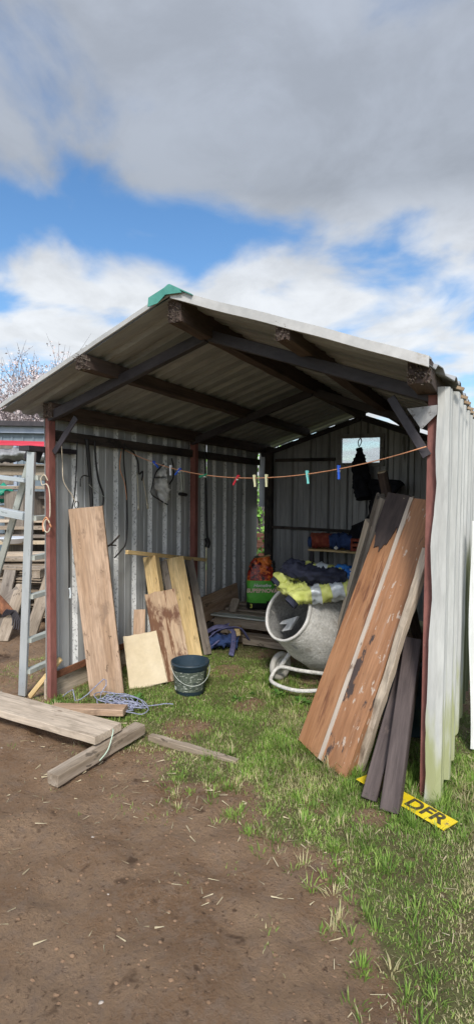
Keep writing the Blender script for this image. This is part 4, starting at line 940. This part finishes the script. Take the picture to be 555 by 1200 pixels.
hang('string_loop', 'cream string knotted in a loop round the red left post', 'string', [([(.06, -.03, 1.60), (.03, -.03, 1.64), (.0, -.035, 1.62), (.01, -.035, 1.57), (.05, -.03, 1.575), (.075, -.03, 1.52), (.08, -.03, 1.40), (.075, -.03, 1.34)], .0042, 'string', 1)], [])
hang('cord_loop', 'pinkish looped cord lower on the red left post', 'cord', [([(.08, -.02, 1.27), (.05, -.035, 1.34), (.01, -.03, 1.30), (.02, -.035, 1.24)], .006, 'orcord', 1)], [([(.05+.0*a+.03*math.cos(a), -.032, 1.28+.045*math.sin(a)) for a in np.linspace(.5, 6, 12)], .0045, 'string', 1, 'coil')])

# ------------------------------------------------------------------ number plate
pc = V((2.54, -.115, .022)); pr = V((.5, -.26, 0)).normalized()
o = plank('number_plate', pc-pr*.26, pc+pr*.26, (-pr.y*-1, pr.x*-1, 0), .111, .004, M['yplate'], None, warp=.0008)
tag(o, 'yellow plate with black characters lying in the grass at the foot of the posts', 'number plate')
ORG[o.name] = V((0, 0, 0))
q = text('DFR', .112, (0, 0, 0), (1, 0, 0), (0, 1, 0), M['inkblk'], None, ext=.0012, bold=.0025)
q.parent = o; upv = V((-pr.y, pr.x, 0)); wm = Matrix.Identity(4); org = pc+pr*.125+V((0, 0, .0035))
zz = pr.cross(upv)
for i in range(3): wm[i][0], wm[i][1], wm[i][2] = pr[i], upv[i], zz[i]
wm.translation = org; q.matrix_local = o.matrix_world.inverted() @ wm

# ------------------------------------------------------------------ white sheet at far right
P = prof_u(0, .75, [.14, .38, .62], .06, .02, .03); b = MB(); vs = []; n = len(P); nv = 22
for j in range(nv+1):
    for (u, d) in P:
        v = j/nv*1.36; vs.append((2.786-.022*v+u*.98+.008*math.sin(v*5+1)*(u < .1), .64+u*.10+v*.07-d+.01*noise.noise(V((u*3, v*3, 0))), v+.01))
b.add(vs, [(j*n+i, j*n+i+1, (j+1)*n+i+1, (j+1)*n+i) for j in range(nv) for i in range(n-1)])
tag(b.make('metal_sheet', M['white'], solid=.002), 'loose white corrugated sheet standing at the far right outside the shed wall', 'metal sheet')

# ------------------------------------------------------------------ background left: timber yard and cabin
def pallet_at(x, y, z, rot, label, w=1.1, d=1.0):
    t = thing('pallet', (x, y, z), label, 'pallet', 'stacked pallets left of the shed'); t.rotation_euler = (0, 0, rot); ORG[t.name] = V((0, 0, 0))
    for k in range(6): plank('deck_board', (-w/2, -d/2+.05+k*(d-.1)/5, .125), (w/2, -d/2+.05+k*(d-.1)/5+random.uniform(-.01, .01), .125), (0, 1, 0), .10, .018, M['pallet'], t, 5)
    for k in range(3): plank('bearer', (-w/2+.05+k*(w/2-.05), -d/2, .075), (-w/2+.05+k*(w/2-.05), d/2, .075), (1, 0, 0), .09, .08, M['pallet'], t, 4)
    for k in range(3): plank('base_board', (-w/2, -d/2+.06+k*(d/2-.06), .014), (w/2, -d/2+.06+k*(d/2-.06), .014), (0, 1, 0), .10, .018, M['pallet'], t, 4)
lv = ['lowest', 'second lowest', 'third', 'fourth', 'topmost']
for k in range(4): pallet_at(-2.25+random.uniform(-.03, .03), 1.75+random.uniform(-.03, .03), .10+k*.142, .35+random.uniform(-.06, .06), f'weathered pallet, {lv[k] if k < 3 else "topmost"} of the stack left of the ladder')
names = ['bright', 'pallet', 'paleg', 'bright', 'greyw', 'pallet', 'paleg', 'pallet', 'greyw', 'pallet']
desc = ['wide fresh pale board on top of the pallet stack', 'brown board beside the fresh pale board on the pallets', 'grey plank crossing the top of the pallet stack', 'light plank on the higher part of the timber pile', 'dark grey plank in the timber pile above the white bowl', 'brown plank behind the ladder treads', 'pale plank at the middle height of the timber pile', 'brown plank near the top of the timber pile', 'dark plank under the red beam', 'brown plank right under the green plastic']
zz = [.69, .70, .735, .84, .92, 1.02, 1.10, 1.55, 1.42, 1.28]
for k in range(10):
    yb = 1.55+.08*k if k < 3 else 1.9+.10*k
    board('stacked_plank', desc[k], (-3.6, yb-.6+random.uniform(-.1, .1), zz[k]), (-1.45-.12*random.random(), yb+.45+random.uniform(-.15, .2), zz[k]+random.uniform(-.02, .02)), (-.4, 1, 0), .22, .04, M[names[k]], 'plank', 'planks on the timber pile left of the shed')
for k in range(3):
    x0 = -2.9+.6*k
    board('support_block', f'{["left", "middle", "right"][k]} timber block carrying the upper planks of the pile', (x0, 2.45+.25*k, 0), (x0, 2.45+.25*k, 1.5), (1, 0, 0), .35, .5, M['greyw'], 'block')
for k, (a, c, l) in enumerate([((-1.78, 1.02, .02), (-1.95, 1.35, .66), 'grey plank leaning steeply on the pallet stack front'), ((-1.50, .85, .02), (-1.72, 1.3, .50), 'short weathered plank leaning on the pallets near the ladder'), ((-2.0, .85, .02), (-1.7, 1.25, .45), 'crossing weathered plank at the foot of the pallet stack'), ((-1.35, 1.05, .02), (-1.35, 1.4, .72), 'dark board leaning on the stack right by the ladder stile')]):
    board('leaning_plank', l, a, c, (1, .4, 0), .13, .03, M['pallet' if k % 2 else 'greyw'], 'plank', 'planks leaning on the pallet stack', rag=.01)
tag(MB().tube([(-2.1, 1.0, .40), (-1.95, 1.02, .48), (-1.80, 1.05, .36), (-1.62, 1.05, .24)], lambda t: .06, 8, smooth=False).make('scrap_metal', M['rust']), 'rusty red scrap metal lying against the pallet stack', 'scrap metal')
sp = MB()
for k in range(5): sp.tube([(-1.66+.03*k, .98, .22+.01*k), (-1.60+.03*k, 1.0, .30), (-1.52+.03*k, 1.0, .22-.01*k), (-1.50+.03*k, .97, .12)], .008, 6)
tag(sp.make('coil_spring', M['darksteel']), 'dark bent springs beside the rusty scrap', 'spring')
b = MB(); b.rings(lathe([(.0, .05), (.0, .10), (.06, .17), (.065, .185), (.072, .18), (.012, .09), (.01, .01)], (-2.50, 1.85, .865), (0, 0, 1), 28), cap=False); tag(b.make('enamel_bowl', M['bowl']), 'white enamel bowl on the timber pile', 'bowl')
b = MB(); b.rings(cloth_tube([(-3.75, 2.5, 1.40), (-3.5, 2.52, 1.47), (-3.36, 2.5, 1.42)], lambda f: .14-.05*f, .10, .06, seed=81)); tag(b.make('green_plastic', M['green_t']), 'crumpled green plastic sheet on the timber pile at the left edge', 'plastic')
rk = thing('storage_rack', (-4.0, 4.0, 0), 'grey rack with a red beam standing behind the timber pile', 'rack')
plank('beam', (-6.2, 3.2, 2.36), (-3.6, 4.6, 2.30), (0, 0, 1), .085, .06, M['redp'], rk)
plank('shelf_board', (-6.2, 3.45, 1.95), (-3.6, 4.85, 1.95), (-.5, 1, 0), .5, .03, M['greyw'], rk)
for (x, y) in ((-6.1, 3.32), (-3.65, 4.65), (-6.3, 3.9), (-3.9, 5.2)): plank('upright', (x, y, 0), (x, y, 2.4), (1, 0, 0), .08, .08, M['darksteel'], rk, 4)
b = MB(); b.rings(cloth_tube([(-5.2, 3.95, 2.1), (-4.8, 4.1, 2.14), (-4.4, 4.35, 2.06)], .25, .10, .06, seed=83)); tag(b.make('grey_tarp', M['galvdark']), 'folded grey tarp on the shelf under the red beam', 'tarp')
board('stacked_plank', 'thick brown beam lying on the rack behind the ladder top', (-6.0, 3.5, 1.85), (-3.5, 4.9, 1.85), (-.5, 1, 0), .2, .16, M['pallet'], 'plank')
cb = thing('blue_cabin', (-7.0, 6.5, 0), 'blue grey clad cabin with pale window trim behind the timber pile', 'cabin')
ca, cbb = V((-8.6, 4.4, 0)), V((-4.0, 7.2, 0)); cd = (cbb-ca).normalized(); cn = V((-cd.y, cd.x, 0))
def cbox(name, u, dep, z, su, sdp, sz, mt):
    rot = Matrix(((cd.x, cn.x, 0), (cd.y, cn.y, 0), (0, 0, 1))); return MB().box(ca+cd*u+cn*dep+V((0, 0, z)), (su, sdp, sz), rot).make(name, mt, cb)
Lc = (cbb-ca).length
cbox('wall', Lc/2, 1.2, 1.38, Lc, 2.4, 2.76, M['cabin'])
b = MB(); rot = Matrix(((cd.x, cn.x, 0), (cd.y, cn.y, 0), (0, 0, 1)))
for k in range(24): b.box(ca+cd*(.1+k*.225)+cn*(-.012)+V((0, 0, 1.33)), (.03, .024, 2.66), rot)
b.make('cladding_batten', M['cabin'], cb)
cbox('roof', Lc/2, 1.15, 2.92, Lc+.3, 2.8, .10, M['darksteel']); cbox('fascia', Lc/2, -.09, 2.80, Lc+.2, .05, .14, M['cabtrim'])
w_ = cbox('window', 1.78, -.03, 2.05, .9, .05, 1.0, M['cabtrim']); MB().box(ca+cd*1.78+cn*-.06+V((0, 0, 2.05)), (.76, .02, .86), rot).make('pane', M['bowlglass'] if 'bowlglass' in M else M['greyw'], w_)
bpy.data.objects[w_.children[0].name].location = (0, 0, 0)
for o_ in w_.children: o_.location = (0, 0, 0)

# ------------------------------------------------------------------ trees and bushes
def tree(name, label, base, crown, rad, n_limb, n_twig, n_leaf, mleaf, lsz, seed, up=1.):
    rnd = random.Random(seed); t = thing(name, base, label, 'tree' if 'tree' in name else 'bush'); ORG[t.name] = V(base); base = V(base); cr = V(crown); tw = MB()
    fork = base.lerp(cr, .45)
    MB().tube([base, base.lerp(fork, .5)+V((.06, 0, 0)), fork], lambda f: .13*(1-.4*f)*rad[2]/2, 8).make('trunk', M['twig'], t)
    ends = []
    for i in range(n_limb):
        d = V((rnd.gauss(0, 1), rnd.gauss(0, 1), rnd.gauss(0, 1)+.4)).normalized(); e = cr+V((d.x*rad[0], d.y*rad[1], d.z*rad[2]))*rnd.uniform(.55, .95)
        mid = fork.lerp(e, .5)+V((rnd.uniform(-.2, .2), rnd.uniform(-.2, .2), .15)); tw.tube([fork, mid, e], lambda f: .05*(1-.85*f), 5, sub=3); ends += [e, mid, mid.lerp(e, .5)]
    pts = []
    for i in range(n_twig):
        o = rnd.choice(ends)+V((rnd.gauss(0, .3), rnd.gauss(0, .3), rnd.gauss(0, .3))); d = (o-fork).normalized()+V((rnd.gauss(0, .5), rnd.gauss(0, .5), rnd.gauss(0, .4)+.35*up)); L = rnd.uniform(.25, .8)
        p1 = o+d*L*.5+V((rnd.gauss(0, .05), rnd.gauss(0, .05), 0)); p2 = o+d*L; tw.tube([o, p1, p2], lambda f: .010*(1-.7*f), 3, sub=1, smooth=False); pts += [(o, p2)]
    tw.make('branches', M['twig'], t)
    b = MB()
    for i in range(n_leaf):
        a, c = rnd.choice(pts); p = a.lerp(c, rnd.random()*.85)+V((rnd.gauss(0, .06), rnd.gauss(0, .06), rnd.gauss(0, .06))); u = V((rnd.gauss(0, 1), rnd.gauss(0, 1), rnd.gauss(0, 1))).normalized(); v = u.orthogonal().normalized(); s = lsz*rnd.uniform(.5, 1)
        b.add([p-u*s, p+v*s*.6, p+u*s, p-v*s*.6], [(0, 1, 2, 3)])
    b.make('crown', mleaf, t)
tree('blossom_tree', 'pale pinkish blossom tree with bare twigs rising beyond the left roof slope', (-9.6, 9.2, 0), (-9.6, 9.2, 3.75), (2.8, 2.2, 1.15), 34, 2600, 30000, M['blos'], .045, 5, .2)
tree('hedge_bush', 'bright green bush showing through the gap at the back left corner', (-.9, 5.6, 0), (-.9, 5.6, 1.0), (.8, .7, .7), 12, 260, 3500, M['leafg'], .05, 6)
b = MB()
for j in range(11):
    for i in range(3): b.box((-.62+(i-1)*.23+(.1 if j % 2 else 0), 5.0, .04+j*.078), (.215, .102, .068))
tag(b.make('brick_stack', M['clay']), 'small stack of orange bricks outside behind the back left corner', 'bricks')

# ------------------------------------------------------------------ sky and sun
w = bpy.data.worlds.new('World'); SC.world = w; w.use_nodes = True; g = N(w.node_tree); bg = w.node_tree.nodes['Background']
sky = g.n('ShaderNodeTexSky'); sky.sky_type = 'NISHITA'; sky.sun_disc = False
SUN_EL, SUN_AZ = 44, 152    # azimuth from +y towards +x
sky.sun_elevation = R(SUN_EL); sky.sun_rotation = R(SUN_AZ)
tc = g.n('ShaderNodeTexCoord').outputs['Generated']; sx = g.n('ShaderNodeSeparateXYZ'); g.l(tc, sx.inputs[0]); z = sx.outputs[2]
den = g.math('ADD', g.math('MAXIMUM', z, 0.), .16)
cb_ = g.n('ShaderNodeCombineXYZ'); g.l(g.math('DIVIDE', sx.outputs[0], den), cb_.inputs[0]); g.l(g.math('DIVIDE', sx.outputs[1], den), cb_.inputs[1]); cb_.inputs[2].default_value = 3.7
def cn_(sc, d, r, vec=cb_.outputs[0]):
    t = g.n('ShaderNodeTexNoise'); t.inputs['Scale'].default_value = sc; t.inputs['Detail'].default_value = d; t.inputs['Roughness'].default_value = r; t.inputs['Distortion'].default_value = .35; g.l(vec, t.inputs[0]); return t.outputs[0]
big = cn_(2.3, 8, .5)
# cloud cover by height: white bank low down, clear belt, grey deck above
cv = g.n('ShaderNodeValToRGB'); g.l(z, cv.inputs[0]); el = cv.color_ramp.elements
el[0].position = 0; el[0].color = (.62,)*3+(1,); el[1].position = 1; el[1].color = (.60,)*3+(1,)
for p_, v_ in ((.18, .58), (.30, .56), (.35, .52), (.39, .44), (.425, .43), (.46, .57), (.50, .66), (.65, .58)):
    e = el.new(p_); e.color = (v_,)*3+(1,)
dens = g.ramp(g.math('ADD', big, g.math('SUBTRACT', cv.outputs[0], .5)), .42, .64)
cc = g.n('ShaderNodeValToRGB'); g.l(z, cc.inputs[0]); el = cc.color_ramp.elements
el[0].position = 0; el[0].color = (.90, .95, 1.0, 1); el[1].position = 1; el[1].color = (.52, .57, .66, 1)
for p_, c_ in ((.33, (.86, .90, .95)), (.42, (.62, .67, .75)), (.47, (.42, .465, .54)), (.58, (.46, .51, .60))):
    e = el.new(p_); e.color = (*c_, 1)
shade = g.ramp(cn_(3.2, 6, .6), .3, .7, .86, 1.08)
vs_ = g.n('ShaderNodeVectorMath', operation='SCALE'); g.l(cc.outputs[0], vs_.inputs[0]); g.l(shade, vs_.inputs['Scale'])
b1 = g.n('ShaderNodeBackground'); hs = g.n('ShaderNodeHueSaturation'); hs.inputs['Saturation'].default_value = 1.25; g.l(sky.outputs[0], hs.inputs['Color']); g.l(hs.outputs[0], b1.inputs[0]); b1.inputs[1].default_value = .11
b2 = g.n('ShaderNodeBackground'); g.l(vs_.outputs[0], b2.inputs[0]); sdv = (math.sin(R(SUN_AZ))*math.cos(R(SUN_EL)), math.cos(R(SUN_AZ))*math.cos(R(SUN_EL)), math.sin(R(SUN_EL)))
dt = g.n('ShaderNodeVectorMath', operation='DOT_PRODUCT'); g.l(tc, dt.inputs[0]); dt.inputs[1].default_value = sdv
g.l(g.ramp(dt.outputs['Value'], .35, 1., .56, 1.5), b2.inputs[1])   # clouds glow towards the veiled sun
mxs = g.n('ShaderNodeMixShader'); g.l(dens, mxs.inputs[0]); g.l(b1.outputs[0], mxs.inputs[1]); g.l(b2.outputs[0], mxs.inputs[2]); g.l(mxs.outputs[0], w.node_tree.nodes['World Output'].inputs[0])
sl = bpy.data.lights.new('sun', 'SUN'); sl.energy = 2.0; sl.angle = R(11); sl.color = (1, .95, .87)
so = bpy.data.objects.new('sun', sl); COL.objects.link(so)
sd_ = V((math.sin(R(SUN_AZ))*math.cos(R(SUN_EL)), math.cos(R(SUN_AZ))*math.cos(R(SUN_EL)), math.sin(R(SUN_EL)))); so.rotation_euler = sd_.to_track_quat('Z', 'Y').to_euler()
SC.view_settings.view_transform = 'Standard'; SC.view_settings.look = 'None'; SC.view_settings.exposure = .78; SC.view_settings.gamma = 1
SC.cycles.max_bounces = 8
